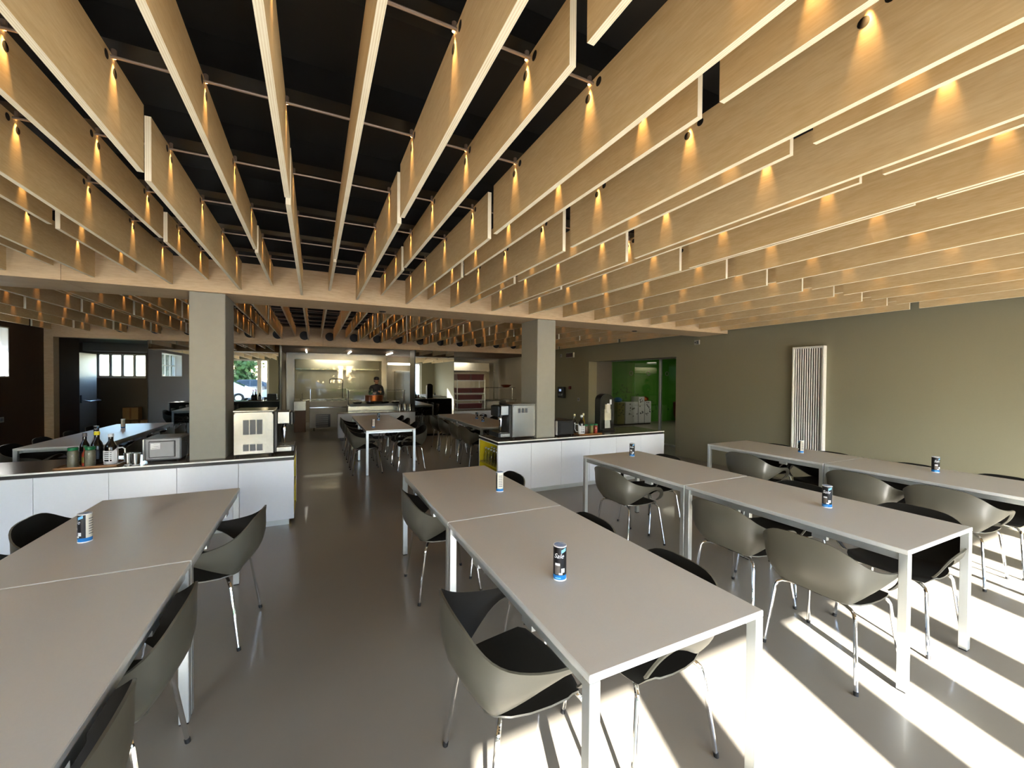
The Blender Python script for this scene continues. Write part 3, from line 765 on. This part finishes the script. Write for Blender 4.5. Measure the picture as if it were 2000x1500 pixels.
part('housing', MB().cbox(-.12, 0, -.16, .16, -.18, .16, .02), 'black_plastic', t); part('screen', MB().box(-.124, -.12, -.06, .05, .02, .09), 'screen_blue', t); part('keypad', MB().box(-.13, -.12, -.12, .10, -.12, -.05), 'grey_plastic', t)
tag(part('fire_call_point', MB().cbox(-.04, 0, -.045, .045, -.045, .045, .006), 'dark_red', None, (XR, 10.24, 1.34)), 'small dark red call point right of the badge terminal', 'call point')
for z, w_ in ((.844, 'upper'), (.284, 'lower')):
    t = thing('wall_socket', 'pale wall socket at the left picture edge, %s one' % w_, 'socket', (XL, 9.92, z))
    part('plate', MB().cbox(0, .012, -.06, .06, -.045, .045, .004), 'cover_grey', t); part('insert', MB().box(.012, .015, -.035, .035, -.025, .025), 'grey_plastic', t)

# ------------------------------------------------------------------ green room behind the opening
struct('wall_green', MB().box(7.2, 15, 11.7, 11.9, 0, 2.6), 'green_wall')
struct('wall_green_side', MB().box(14.6, 14.8, 3, 11.7, 0, 2.6), 'green_wall')
struct('wall_green_near', MB().box(7.2, 15, 3.0, 3.2, 0, 2.6), 'wall_white')
struct('ceiling.002', MB().box(7.18, 15, 3, 11.9, 2.6, 2.7), 'wall_white')
b = MB().box(7.70, 7.76, 6.28, 9.34, 2.10, 2.16).box(7.70, 7.76, 6.28, 9.34, 0, .04)
dg_ = struct('door_1', b, 'aluminium')
part('post', MB().cbox(7.70, 7.76, 7.49, 7.55, .04, 2.1), 'aluminium', dg_)
part('pane', MB().box(7.725, 7.735, 7.55, 9.34, .04, 2.1), 'case_glass', dg_); part('pane', MB().box(7.725, 7.735, 6.28, 7.49, .04, 2.1), 'case_glass', dg_)
wg = bpy.data.objects['wall_green']
rnd = random.Random(3); q = MB()
for k in range(130):
    x = 8.9+3.6*rnd.random()**1.2; z = .35+1.1*rnd.random()
    if z > 1.45-.28*(x-8.9)*(x-8.9)*.25+.12*math.sin(x*5): continue
    r = .022+.02*rnd.random(); n = 8
    q.add([(x+r*math.cos(2*math.pi*j/n), 11.698, z+1.25*r*math.sin(2*math.pi*j/n)) for j in range(n)], [tuple(range(n))])
part('wall_decal', q, 'green_dark', wg)['kind'] = 'stuff'
for i, x in enumerate((10.55, 11.4, 12.35)):
    m = MB(); m.tube([(.075*math.cos(2*math.pi*j/14), 0, .075*math.sin(2*math.pi*j/14)) for j in range(15)], .012, 6)
    tag(part('wall_ring', m, 'cover_grey', None, (x, 11.686, 1.83)), 'pale ring hung on the green wall, %s of three' % ['leftmost', 'middle', 'rightmost'][i], 'ring', 'rings on the green wall')
def bin_(label, x0, x1, h, lid):
    t = thing('recycling_bin', label, 'bin', ((x0+x1)/2, 11.3, 0), 0, 'recycling bins'); a = (x1-x0)/2
    part('body', MB().cbox(-a, a, -.2, .2, .04, h, .01), 'white_laminate' if lid != 'side' else 'jar_olive', t)
    part('plinth', MB().box(-a+.02, a-.02, -.18, .18, 0, .04), 'black_plastic', t)
    q = MB(); rr = random.Random(int(x0*100))
    for k in range(12):
        x = -a+.05+(2*a-.1)*rr.random(); z = h*(.35+.6*rr.random()); r = .016+.014*rr.random(); n = 8
        q.add([(x+r*math.cos(2*math.pi*j/n), -.2015, z+r*math.sin(2*math.pi*j/n)) for j in range(n)], [tuple(range(n))])
    part('leaf_print', q, 'cloth_black', t)
    return t
bin_('white recycling cabinet with dark dots, widest one, before the green wall', 9.78, 10.36, .80, '')
bin_('tall narrow white recycling cabinet with dark dots, middle', 10.39, 10.66, .98, '')
bin_('white recycling cabinet with dark dots, rightmost', 10.68, 10.98, .82, '')
bin_('olive green cabinet left of the white recycling cabinets', 9.42, 9.75, .80, 'side')
def bag(label, x, z, m):
    tag(part('bag', MB().lathe([(.1, 0), (.16, .04), (.14, .12), (.05, .17), (0, .17)], n=12), m, None, (x, 11.3, z)), label, 'bag')
bag('dark blue bag lying on the olive green cabinet', 9.6, .80, 'can_blue'); bag('orange bag lying on the rightmost white cabinet', 10.84, .82, 'copper')
t = thing('lounge_chair', 'dark red tub chair at the right edge of the green opening', 'chair', (12.55, 11.05, 0))
part('tub', MB().lathe([(.3, .1), (.36, .3), (.37, .75), (.3, .78), (.27, .42), (0, .40)], n=20), 'dark_red', t); part('base', MB().lathe([(.25, 0), (.25, .1)], n=16), 'black_plastic', t)
t = thing('ceiling_lamp', 'flat white ceiling lamp inside the green room', 'lamp', (10.5, 9.3, 2.58)); part('diffuser', MB().box(-.6, .6, -.3, .3, -.04, .02), 'lamp_white', t)
area('green_room_light', (10.5, 9.3, 2.5), 1.2, .6, 7)

# ------------------------------------------------------------------ corridor at the back left
struct('wall_corridor_left', MB().box(XL-.2, XL, YB+.01, 12.49, 0, ZC).box(-6.6, XL-.2, 12.3, 12.49, 0, ZC).box(-6.8, -6.6, 12.3, 15.6, 0, ZC), 'wall_brown')
b = MB().box(-6.8, -5.54, 15.5, 15.75, 0, 2.6).box(-4.45, -3.18, 15.5, 15.75, 0, 2.6).box(-5.54, -4.45, 15.5, 15.75, 0, 1.56).box(-5.54, -4.45, 15.5, 15.75, 2.23, 2.6)
struct('wall_corridor_end', b, 'wall_dim')
struct('wall_corridor_right', MB().box(-3.18, -3.0, YB+.26, 15.75, 0, 2.6), 'wall_brown')
struct('ceiling.003', MB().box(-6.8, -3.0, YB+.26, 15.75, 2.5, 2.6), 'wall_brown')
struct('trim_3', MB().box(-5.7, -3.4, 15.2, 15.5, 2.28, 2.5), 'column_grey')
wn = struct('window_4', MB().box(-5.54, -4.45, 15.48, 15.52, 1.53, 1.56).box(-5.54, -5.5, 15.6, 15.66, 1.56, 2.23).box(-4.49, -4.45, 15.6, 15.66, 1.56, 2.23).box(-5.54, -4.45, 15.6, 15.66, 2.19, 2.23).box(-5.54, -4.45, 15.6, 15.66, 1.56, 1.6), 'frame_white')
for x in (-5.26, -5.0, -4.73): part('mullion', MB().box(x-.035, x+.035, 15.59, 15.67, 1.6, 2.19), 'frame_white', wn)
part('pane', MB().box(-5.5, -4.49, 15.625, 15.635, 1.6, 2.19), 'clear_glass', wn)
for x in (-5.38, -4.86): part('handle', MB().tube([(x, 15.58, 1.85), (x, 15.54, 1.85), (x+.08, 15.54, 1.8)], .01, 6), 'aluminium', wn)
dr = struct('door_2', MB().cbox(-5.36, -5.31, 13.97, 14.90, .005, 2.18, .003), 'door_grey')
part('push_bar', MB().tube([(-5.31, 14.15, .96), (-5.2, 14.2, .93), (-5.2, 14.8, .93), (-5.31, 14.85, .96)], .02, 8), 'aluminium', dr)
part('lock_plate', MB().box(-5.31, -5.3, 14.02, 14.08, .9, 1.1), 'black_plastic', dr)
for i, (x, z) in enumerate(((-4.66, 0), (-4.66, .36), (-4.28, 0))):
    t = thing('cardboard_box', 'brown cardboard box under the far corridor window, %s' % ['lower left', 'upper left', 'right'][i], 'box', (x, 15.2, z), 0, 'boxes under the far window')
    part('carton', MB().cbox(-.17, .17, -.15, .15, 0, .34, .004), 'cardboard', t); part('tape', MB().box(-.02, .02, -.152, .152, .02, .342), 'tray_brown', t)

# ------------------------------------------------------------------ mirrors and kitchen beyond the back partition
for (n, x0, x1) in (('wall_mirror_left', -3.18, -.73), ('wall_mirror_right', 2.46, 3.58)):
    o = struct(n, MB().box(x0, x1, YB+.02, YB+.6, 0, 2.36), 'black_plastic')
    part('mirror_panel', MB().box(x0+.02, x1-.01, YB+.005, YB+.019, .06, 2.355), 'mirror_glass', o)
    part('skirting', MB().box(x0, x1, YB, YB+.02, 0, .055), 'black_plastic', o)
struct('ceiling.004', MB().box(-3.0, XR, YB+.25, 16.4, 2.4, 2.5), 'kitchen_panel')
kc = bpy.data.objects['ceiling.004']
for x in [-.7+.75*k for k in range(11)]:
    for y in [11.5+1.2*k for k in range(4)]:
        part('ceiling_panel', MB().box(x+.006, x+.744, y+.006, y+1.194, 2.388, 2.4), 'kitchen_panel', kc)
struct('wall_kitchen_back', MB().box(-3, XR, 16.2, 16.4, 0, 2.5), 'tile_white')
kb = bpy.data.objects['wall_kitchen_back']
q = MB()
for i in range(36):
    for j in range(12):
        q.box(-.9+.2*i+.003, -.9+.2*i+.197, 16.192, 16.2, .2*j+.003, .2*j+.197)
part('tile', q, 'tile_white', kb)['kind'] = 'stuff'
struct('wall_kitchen_left', MB().box(-1.05, -.9, YB+.6, 16.2, 0, 2.4), 'tile_white')
struct('wall_kitchen_right', MB().box(6.75, 6.88, YB+.3, 16.2, 0, 2.4), 'tile_white')
# steel frame of the kitchen hatch
o = struct('window_5', MB().box(-.80, -.57, 14.95, 15.1, 0, 2.39).box(2.14, 2.32, 14.95, 15.1, 0, 2.39).box(-.57, 2.14, 14.95, 15.1, 2.18, 2.39), 'steel')
part('pane', MB().box(-.57, 2.14, 15.02, 15.03, .9, 2.18), 'case_glass', o)
struct('trim_4', MB().box(6.45, 6.62, 14.9, 15.05, 0, 2.39).box(3.7, 6.45, 14.9, 15.05, 2.2, 2.39), 'steel')
def hood(label, x0, x1, y):
    t = thing('extractor_hood', label, 'hood', ((x0+x1)/2, y, 1.87)); a = (x1-x0)/2
    part('canopy', MB().prism([(-.45, 0), (.3, 0), (.3, .34), (-.38, .34)], -a, a, 0), 'hood_white', t)
    part('rim', MB().box(-a, a, -.46, -.44, -.02, .03), 'steel', t); part('duct', MB().box(-.2, .2, -.15, .25, .34, .53), 'steel', t)
hood('long cream extractor hood behind the hatch glass, left kitchen opening', -.55, 2.1, 15.75)
hood('cream extractor hood above the trolley, right kitchen opening', 3.8, 6.4, 15.75)
area('hood_light_left', (.6, 15.12, 2.33), 1.2, .1, 7, rot=(.9, 0, 0)); area('hood_light_right', (5.0, 15.12, 2.33), 1., .1, 4, rot=(.9, 0, 0)); area('under_hood_fill_left', (.7, 15.8, 1.84), 2.0, .3, 5); area('under_hood_fill_right', (5.0, 15.8, 1.84), 2.0, .3, 3)  # areas under the hoods are added fill, brightening the kitchen interior
t = thing('kitchen_lamp', '', 'lamp'); part('tube', MB().tube([(0, -.55, 0), (0, -.06, 0)], .02, 8), 'lamp_white', t); part('tube', MB().tube([(0, .06, 0), (0, .55, 0)], .02, 8), 'lamp_white', t); part('bracket', MB().box(-.02, .02, -.55, .55, .03, .045), 'steel', t)
for i, x in enumerate((-.2, .96, 2.12)):
    lab = 'bright double tube lamp on the kitchen ceiling, %s of three' % ['leftmost', 'middle', 'rightmost'][i]
    if i == 0: t.location = (x, 13.2, 2.34); t['label'] = lab; t['group'] = 'kitchen tube lamps'; KL = t
    else: dup(KL, lab, (x, 13.2, 2.34), 0, 'kitchen tube lamps')
    area('kitchen_light', (x, 13.2, 2.28), .1, 1.0, .7)
t = thing('tube_light', 'long bright horizontal tube light over the right kitchen tiles', 'lamp', (2.94, 15.9, 2.12))
part('tube', MB().tube([(-.44, 0, 0), (.44, 0, 0)], .04, 8), 'lamp_white', t); part('mount', MB().box(-.44, .44, .02, .3, -.01, .02), 'frame_white', t)
area('tube_glow', (2.94, 15.8, 2.02), .8, .1, .8)
# serving counters
t = thing('serving_counter', 'low pale serving counter with steel back ledge in the left kitchen opening', 'counter', (1.49, 11.07, 0))
part('front', MB().cbox(-.95, .97, 0, .03, .08, .68, .003), 'white_laminate', t); part('plinth', MB().box(-.9, .95, .03, .4, 0, .08), 'black_plastic', t)
part('body', MB().box(-.95, .97, .03, .45, .08, .67), 'white_laminate', t); part('top', MB().cbox(-.96, .98, -.005, .46, .68, .70, .003), 'counter_stone', t)
t = thing('buffet_counter', 'stainless steel buffet with glass sneeze guard in the kitchen', 'buffet', (1.6, 11.9, 0))
part('body', MB().cbox(-.77, .77, 0, .7, .1, .81, .004), 'steel', t); part('plinth', MB().box(-.7, .7, .05, .65, 0, .1), 'black_plastic', t)
part('well', MB().box(-.7, .7, .1, .6, .81, .86), 'black_plastic', t)
for x in (-.76, .74): part('post', MB().tube([(x, .05, .81), (x, .05, 1.25)], .015, 8), 'chrome', t)
part('sneeze_guard', MB().box(-.77, .77, .03, .04, .86, 1.2), 'case_glass', t); part('glass_shelf', MB().box(-.77, .77, .03, .6, 1.235, 1.25), 'case_glass', t)
for x in (-.5, -.15, .25, .55): part('food_pan', MB().lathe([(.1, .86), (.13, .9), (.12, .92), (0, .9)], x, .35, 12), 'steel', t)
tag(part('copper_pot', MB().lathe([(.22, 0), (.25, .02), (.25, .17), (.24, .17), (.23, .03), (0, .03)], n=24), 'copper', None, (1.55, 12.28, .92)), 'wide copper pot on the steel buffet', 'pot')
for i in range(3):
    tag(part('steel_canister', MB().lathe([(.05, 0), (.05, .17), (.045, .18), (0, .18)], n=14), 'steel', None, (2.1+.14*i, 11.35, .70)), 'steel canister on the pale serving counter, %s of three' % ['leftmost', 'middle', 'rightmost'][i], 'canister', 'steel canisters')
t = thing('display_case', 'refrigerated display case with glass top and vent in the kitchen', 'display', (.4, 13.35, 0))
part('body', MB().cbox(-.52, .52, 0, .75, .1, .70, .005), 'cover_grey', t); part('upper_panel', MB().cbox(-.52, .52, -.01, .75, .715, .88, .005), 'cover_grey', t)
part('chrome_strip', MB().box(-.5, .5, -.014, 0, .69, .71), 'chrome', t)
vg = part('vent', MB().box(-.35, .04, -.006, 0, .12, .5), 'black_plastic', t)
for k in range(6): part('louvre', MB().box(-.34, -.02, -.014, -.006, .14+.06*k, .165+.06*k), 'cover_grey', vg)
part('glass_front', MB().box(-.5, .5, 0, .01, .88, 1.24), 'case_glass', t); part('glass_top', MB().box(-.5, .5, 0, .7, 1.24, 1.25), 'case_glass', t)
for x in (-.5, .49): part('post', MB().box(x, x+.012, 0, .012, .88, 1.25), 'chrome', t)
for x in (-.4, .4):
    part('foot', MB().lathe([(.02, 0), (.02, .1)], x, .1, 8), 'steel', t)
rr = random.Random(5)
for i in range(5):
    part('dish', MB().lathe([(.06, .88), (.1, .93), (.09, .935), (0, .9)], -.38+.19*i, .3, 12), 'can_white', t)
t = thing('wash_sink', 'small steel hand wash sink with tap left of the display case', 'sink', (-.37, 13.3, 0))
part('bowl', MB().cbox(-.16, .16, 0, .35, .62, .9, .01), 'steel', t); part('cabinet', MB().box(-.15, .15, .03, .35, 0, .62), 'kitchen_panel', t); part('tap', MB().tube([(.05, .25, .9), (.05, .25, 1.12), (.05, .12, 1.14), (.05, .08, 1.08)], .012, 8), 'chrome', t)
t = thing('spray_tap', 'dark arched spray tap behind the display case', 'tap', (.85, 14.62, .9))
part('pipe', MB().tube([(0, 0, 0), (0, 0, .6), (-.03, 0, .64), (-.3, 0, .65), (-.38, 0, .63), (-.39, 0, .5)], .014, 8), 'black_plastic', t); part('base', MB().lathe([(.03, 0), (.03, .03)], n=10), 'steel', t)
t = thing('work_bench', 'steel work bench under the spray tap behind the display case', 'bench', (.8, 14.62, 0))
part('top', MB().cbox(-1.2, 1.2, -.3, .3, .86, .9, .004), 'steel', t)
for x in (-1.15, 1.15):
    for y in (-.25, .25): part('leg', MB().tube([(x, y, 0), (x, y, .86)], .02, 8), 'steel', t)
# right kitchen opening
t = thing('serving_counter', 'low pale serving counter in the right kitchen opening', 'counter', (4.7, 11.2, 0))
part('front', MB().cbox(-1.1, 1.02, 0, .03, .08, .65, .003), 'white_laminate', t); part('plinth', MB().box(-1.05, 1.0, .03, .4, 0, .08), 'black_plastic', t); part('body', MB().box(-1.1, 1.02, .03, .45, .08, .64), 'white_laminate', t)
part('top', MB().cbox(-1.11, 1.03, -.005, .46, .65, .67, .003), 'counter_stone', t)
t = thing('tray_trolley', 'tall steel tray trolley with dark red trays', 'trolley', (4.55, 12.4, 0))
for x in (-.47, .47):
    for y in (0, .5): part('post', MB().tube([(x, y, .06), (x, y, 1.55)], .016, 8), 'aluminium', t)
for z in (.35, .62, .9, 1.12, 1.53):
    part('shelf', MB().box(-.47, .47, 0, .5, z-.012, z), 'aluminium', t); part('shelf_edge', MB().box(-.47, .47, -.012, 0, z-.025, z+.01), 'aluminium', t)
for x in (-.45, .45):
    for y in (.03, .47): part('caster', MB().tube([(x, y-.02, .035), (x, y+.02, .035)], .035, 10), 'tyre', t)
for i, (x, z) in enumerate(((-.24, 1.531), (.24, 1.531), (-.22, 1.121), (.24, 1.121), (0, .901), (0, .621), (0, .351))):
    t = thing('food_crate', 'dark red plastic crate on trolley, %s' % ['top shelf left', 'top shelf right', 'second shelf left', 'second shelf right', 'third shelf', 'fourth shelf', 'lowest shelf'][i], 'crate', (4.55+x, 12.65, z), 0, 'dark red crates')
    hh = .2 if i < 2 else .16; ww = .22 if i < 4 else .4
    part('tub', MB().prism([(-ww+.02, 0), (ww-.02, 0), (ww, hh), (-ww, hh)], -.2, .2, 1), 'red_tray', t); part('rim', MB().box(-ww-.005, ww+.005, -.205, .205, hh-.02, hh+.002), 'red_tray', t)
t = thing('side_bench', 'steel side bench with raised shelf in the right kitchen opening', 'bench', (5.75, 12.7, 0))
part('top', MB().cbox(-.58, .58, 0, .6, .85, .88, .004), 'steel', t); part('shelf', MB().cbox(-.58, .58, .1, .45, 1.27, 1.295, .003), 'steel', t)
for x in (-.55, .55):
    part('leg', MB().tube([(x, .05, 0), (x, .05, .85)], .02, 8), 'steel', t); part('leg', MB().tube([(x, .55, 0), (x, .55, .85)], .02, 8), 'steel', t); part('upright', MB().tube([(x, .28, .88), (x, .28, 1.27)], .014, 8), 'steel', t)
part('cupboard', MB().cbox(-.5, .2, .05, .55, .1, .84, .004), 'cover_grey', t)
tag(part('wooden_bowl', MB().lathe([(.1, 0), (.2, .08), (.19, .085), (0, .02)], n=16), 'copper', None, (6.05, 12.97, 1.295)), 'orange brown bowl on the raised steel shelf', 'bowl')
t = thing('tall_cupboard', 'tall steel kitchen cupboard under the tube light', 'cupboard', (3.05, 15.8, 0))
part('body', MB().cbox(-.28, .28, 0, .38, .1, 1.85, .005), 'steel', t); part('door_panel', MB().cbox(-.26, -.01, -.015, 0, .14, 1.8, .003), 'steel', t); part('door_panel', MB().cbox(.01, .26, -.015, 0, .14, 1.8, .003), 'steel', t); part('plinth', MB().box(-.26, .26, .03, .36, 0, .1), 'black_plastic', t)

# ------------------------------------------------------------------ cook behind the buffet
def skin_figure(name, joints, edges, parent, m):
    me = bpy.data.meshes.new(name); me.from_pydata([j[0] for j in joints], edges, [])
    o = link(name, me, None)
    sk = o.modifiers.new('skin', 'SKIN'); sk.use_smooth_shade = True
    sv = me.skin_vertices[0].data
    for k, j in enumerate(joints): sv[k].radius = (j[1], j[2] if len(j) > 2 else j[1])
    sv[0].use_root = True
    ss = o.modifiers.new('sub', 'SUBSURF'); ss.levels = 2; ss.render_levels = 2
    dgp = bpy.context.evaluated_depsgraph_get(); n2 = bpy.data.meshes.new_from_object(o.evaluated_get(dgp))
    bpy.data.objects.remove(o); n2.name = name; n2.materials.clear(); n2.materials.append(MATS[m])
    for p in n2.polygons: p.use_smooth = True
    return link(name, n2, parent)
P = thing('person', 'person in black clothes and cap standing with folded arms behind the buffet', 'person', (1.85, 14.08, 0))
J = [((0, 0, .88), .13, .10), ((0, 0, 1.02), .125, .09), ((0, 0, 1.18), .15, .10), ((0, 0, 1.30), .13, .085), ((0, 0, 1.37), .05), ((0, -.01, 1.42), .045),
     ((.17, 0, 1.30), .055), ((.22, -.02, 1.06), .042), ((.10, -.16, 1.04), .034), ((-.02, -.18, 1.08), .028),
     ((-.17, 0, 1.30), .055), ((-.22, -.02, 1.06), .042), ((-.10, -.17, 1.09), .034), ((.02, -.19, 1.13), .028),
     ((.09, 0, .80), .085), ((.10, -.01, .45), .058), ((.10, .01, .09), .042), ((.10, -.10, .04), .036),
     ((-.09, 0, .80), .085), ((-.10, -.01, .45), .058), ((-.10, .01, .09), .042), ((-.10, -.10, .04), .036)]
Ed = [(0, 1), (1, 2), (2, 3), (3, 4), (4, 5), (3, 6), (6, 7), (7, 8), (8, 9), (3, 10), (10, 11), (11, 12), (12, 13), (0, 14), (14, 15), (15, 16), (16, 17), (0, 18), (18, 19), (19, 20), (20, 21)]
skin_figure('body', J, Ed, P, 'cloth_black')
hd = MB().lathe([(.0, -.115), (.04, -.11), (.062, -.06), (.075, 0), (.073, .05), (.05, .1), (0, .115)], n=16)
ho = part('head', hd, 'skin', P, (0, -.02, 1.50))
part('nose', MB().lathe([(.012, -.02), (.016, -.015), (.006, .02)], 0, -.078, 8), 'skin', ho)
part('eye', MB().lathe([(.009, -.004), (.009, .004)], .028, -.068, 8), 'hair_black', ho); part('eye', MB().lathe([(.009, -.004), (.009, .004)], -.028, -.068, 8), 'hair_black', ho)
part('mouth', MB().box(-.022, .022, -.069, -.06, -.055, -.048), 'dark_red', ho)
for sx in (-1, 1): part('ear', MB().lathe([(.004, -.025), (.014, 0), (.004, .025)], sx*.076, 0, 8), 'skin', ho)
part('cap', MB().lathe([(.08, .02), (.088, .06), (.08, .10), (.04, .128), (0, .132)], n=16), 'hair_black', ho); part('hair', MB().lathe([(.05, -.06), (.082, -.03), (.084, .04), (.07, .08)], 0, .015, 14), 'hair_black', ho)
for sx in (-1, 1):
    hp = Vector((-.02*sx if sx > 0 else .02, -.19 if sx > 0 else -.20, 1.085 if sx > 0 else 1.135))
    Jh = [(tuple(hp), .026, .018), (tuple(hp+Vector((-.05*sx, -.005, .005))), .03, .014)]; Eh = [(0, 1)]
    for k in range(4):
        a = len(Jh); z = .022-.0145*k
        Jh += [(tuple(hp+Vector((-.075*sx, -.008, .005+z))), .0085), (tuple(hp+Vector((-(.10-.004*abs(k-1))*sx, .0, .003+z))), .008), (tuple(hp+Vector((-(.118-.006*abs(k-1))*sx, .014, z))), .007)]; Eh += [(1, a), (a, a+1), (a+1, a+2)]
    a = len(Jh); Jh += [(tuple(hp+Vector((-.03*sx, -.014, .035))), .0095), (tuple(hp+Vector((-.055*sx, -.016, .055))), .008)]; Eh += [(0, a), (a, a+1)]
    skin_figure('hand', Jh, Eh, P, 'skin')

# ------------------------------------------------------------------ outdoors, seen in the mirrors
struct('ground', MB().box(-60, 60, -70, YW-.3, -.25, -.06), 'asphalt')
struct('ground.001', MB().box(-40, -7.2, YW-.3, 40, -.25, .9), 'hedge_green')
def car(label, x, y, rz, m):
    t = thing('parked_car', label, 'car', (x, y, -.06), rz, 'parked cars')
    low = [(-2.1, .32), (-2.15, .55), (-2.0, .8), (-1.25, .92), (1.35, .95), (2.05, .88), (2.15, .6), (2.1, .32)]
    q = MB(); q.prism(low, -.86, .86, 1); part('body', q, m, t)
    cab = [(-1.3, .9), (-.55, 1.42), (.75, 1.46), (1.75, .94)]
    vs = [(p[0], sy*(.80 if p[1] < 1.2 else .62), p[1]) for sy in (-1, 1) for p in cab]
    part('cabin', MB().add(vs, [(0, 1, 2, 3), (4, 7, 6, 5), (0, 4, 5, 1), (1, 5, 6, 2), (2, 6, 7, 3), (0, 3, 7, 4)]), m, t)
    for sy in (-1, 1):
        o = part('side_window', MB().add([(-1.0, sy*.79, .98), (-.5, sy*.65, 1.36), (.1, sy*.645, 1.385), (.1, sy*.79, .98)], [(0, 1, 2, 3)]).add([(.17, sy*.79, .98), (.17, sy*.645, 1.385), (.7, sy*.645, 1.39), (1.3, sy*.775, 1.0)], [(0, 1, 2, 3)]), 'car_glass', t)
    part('windscreen', MB().add([(-1.235, -.7, .97), (-1.235, .7, .97), (-.63, .58, 1.39), (-.63, -.58, 1.39)], [(0, 1, 2, 3)]), 'car_glass', t)
    part('rear_window', MB().add([(1.64, -.68, 1.02), (1.64, .68, 1.02), (.86, .58, 1.42), (.86, -.58, 1.42)], [(0, 1, 2, 3)]), 'car_glass', t)
    for sx in (-1.35, 1.35):
        for sy in (-.84, .84):
            wq = part('wheel', MB().tube([(sx, sy-.1, .31), (sx, sy+.1, .31)], .31, 18), 'tyre', t); part('rim', MB().tube([(sx, sy-.105, .31), (sx, sy+.105, .31)], .18, 12), 'aluminium', wq)
    for sy in (-.6, .6): part('headlamp', MB().cbox(-2.14, -2.05, sy-.18, sy+.18, .62, .76, .02), 'can_white', t); part('tail_lamp', MB().cbox(2.05, 2.14, sy-.18, sy+.18, .66, .82, .02), 'dark_red', t)
    return t
car('white parked car seen in the left mirror, nearer the window', -5.6, -9.0, .0, 'car_white')
car('silver blue parked car seen in the left mirror, right of the mullion', -.9, -9.4, .06, 'car_silver')
car('dark parked car behind the white one in the left mirror', -4.3, -13.2, .0, 'car_black')
q = MB()
rr = random.Random(11)
for k in range(2600):
    x, y, z = rr.uniform(-18, 5), rr.uniform(-17.2, -16.2), rr.uniform(-.1, 1.1); d = Vector((rr.gauss(0, 1), rr.gauss(0, 1), rr.gauss(0, 1))).normalized()*.09; e = d.orthogonal().normalized()*.05
    p = Vector((x, y, z)); q.add([p-d, p+e, p+d, p-e], [(0, 1, 2, 3)])
h = part('hedge', q.box(-18, 5, -17.1, -16.3, -.06, 1.0), 'hedge_green'); tag(h, 'green hedge beyond the parked cars, seen in left mirror', 'hedge'); h['kind'] = 'stuff'
def tree(label, x, y, ht, rad, m, seed):
    t = thing('tree', label, 'tree', (x, y, -.06), 0, 'trees outside'); rr = random.Random(seed)
    part('trunk', MB().tube([(0, 0, 0), (.1, .05, ht*.3), (.0, .1, ht*.65)], [.22, .17, .08], 10), 'bark', t)
    q = MB()
    for cl in range(26):
        a = rr.uniform(0, 6.28); r = rad*math.sqrt(rr.random())*.75; cx, cy, cz = r*math.cos(a), r*math.sin(a), ht*(.14+.72*rr.random())
        cr = rad*rr.uniform(.35, .6)
        for k in range(90):
            d = Vector((rr.gauss(0, 1), rr.gauss(0, 1), rr.gauss(0, 1))).normalized(); p = Vector((cx, cy, cz))+d*cr*rr.uniform(.7, 1.05)
            l = Vector((rr.gauss(0, 1), rr.gauss(0, 1), rr.gauss(0, 1))).normalized()*.26; e = l.cross(d).normalized()*.17 if l.cross(d).length > 1e-4 else Vector((.1, 0, 0))
            q.add([p-l, p+e, p+l, p-e], [(0, 1, 2, 3)])
    part('foliage', q, m, t)['kind'] = 'stuff'
for i in range(5):
    tree('leafy tree close outside the left wall windows, %s from the front' % ['first', 'second', 'third', 'fourth', 'fifth'][i], -10.2, -1.5+4.2*i, 6.0, 1.75, 'leaf_dark', 50+i)
for i in range(9):
    tree('tree beyond the car park, %s from the left outside' % ['first', 'second', 'third', 'fourth', 'fifth', 'sixth', 'seventh', 'eighth', 'ninth'][i], -24+6.0*i, -22-(i % 2)*1.5, 6.2+.5*math.sin(i*2.3), 2.2, 'leaf_light' if i == 3 else 'leaf_dark', 20+i)
t = thing('white_building', 'low white clad building outside, seen in the right mirror', 'building', (10.5, -15, -.06))
part('wall', MB().box(-4.5, 4.5, -3, 0, 0, 4.2), 'siding', t)
for k in range(14): part('siding_board', MB().prism([(0, 0), (.03, 0), (.01, .27), (0, .27)], -4.5, 4.5, 0), 'siding', t, (0, 0, .1+.29*k))
part('roof', MB().box(-4.7, 4.7, -3.2, .3, 4.2, 4.4), 'grey_plastic', t)
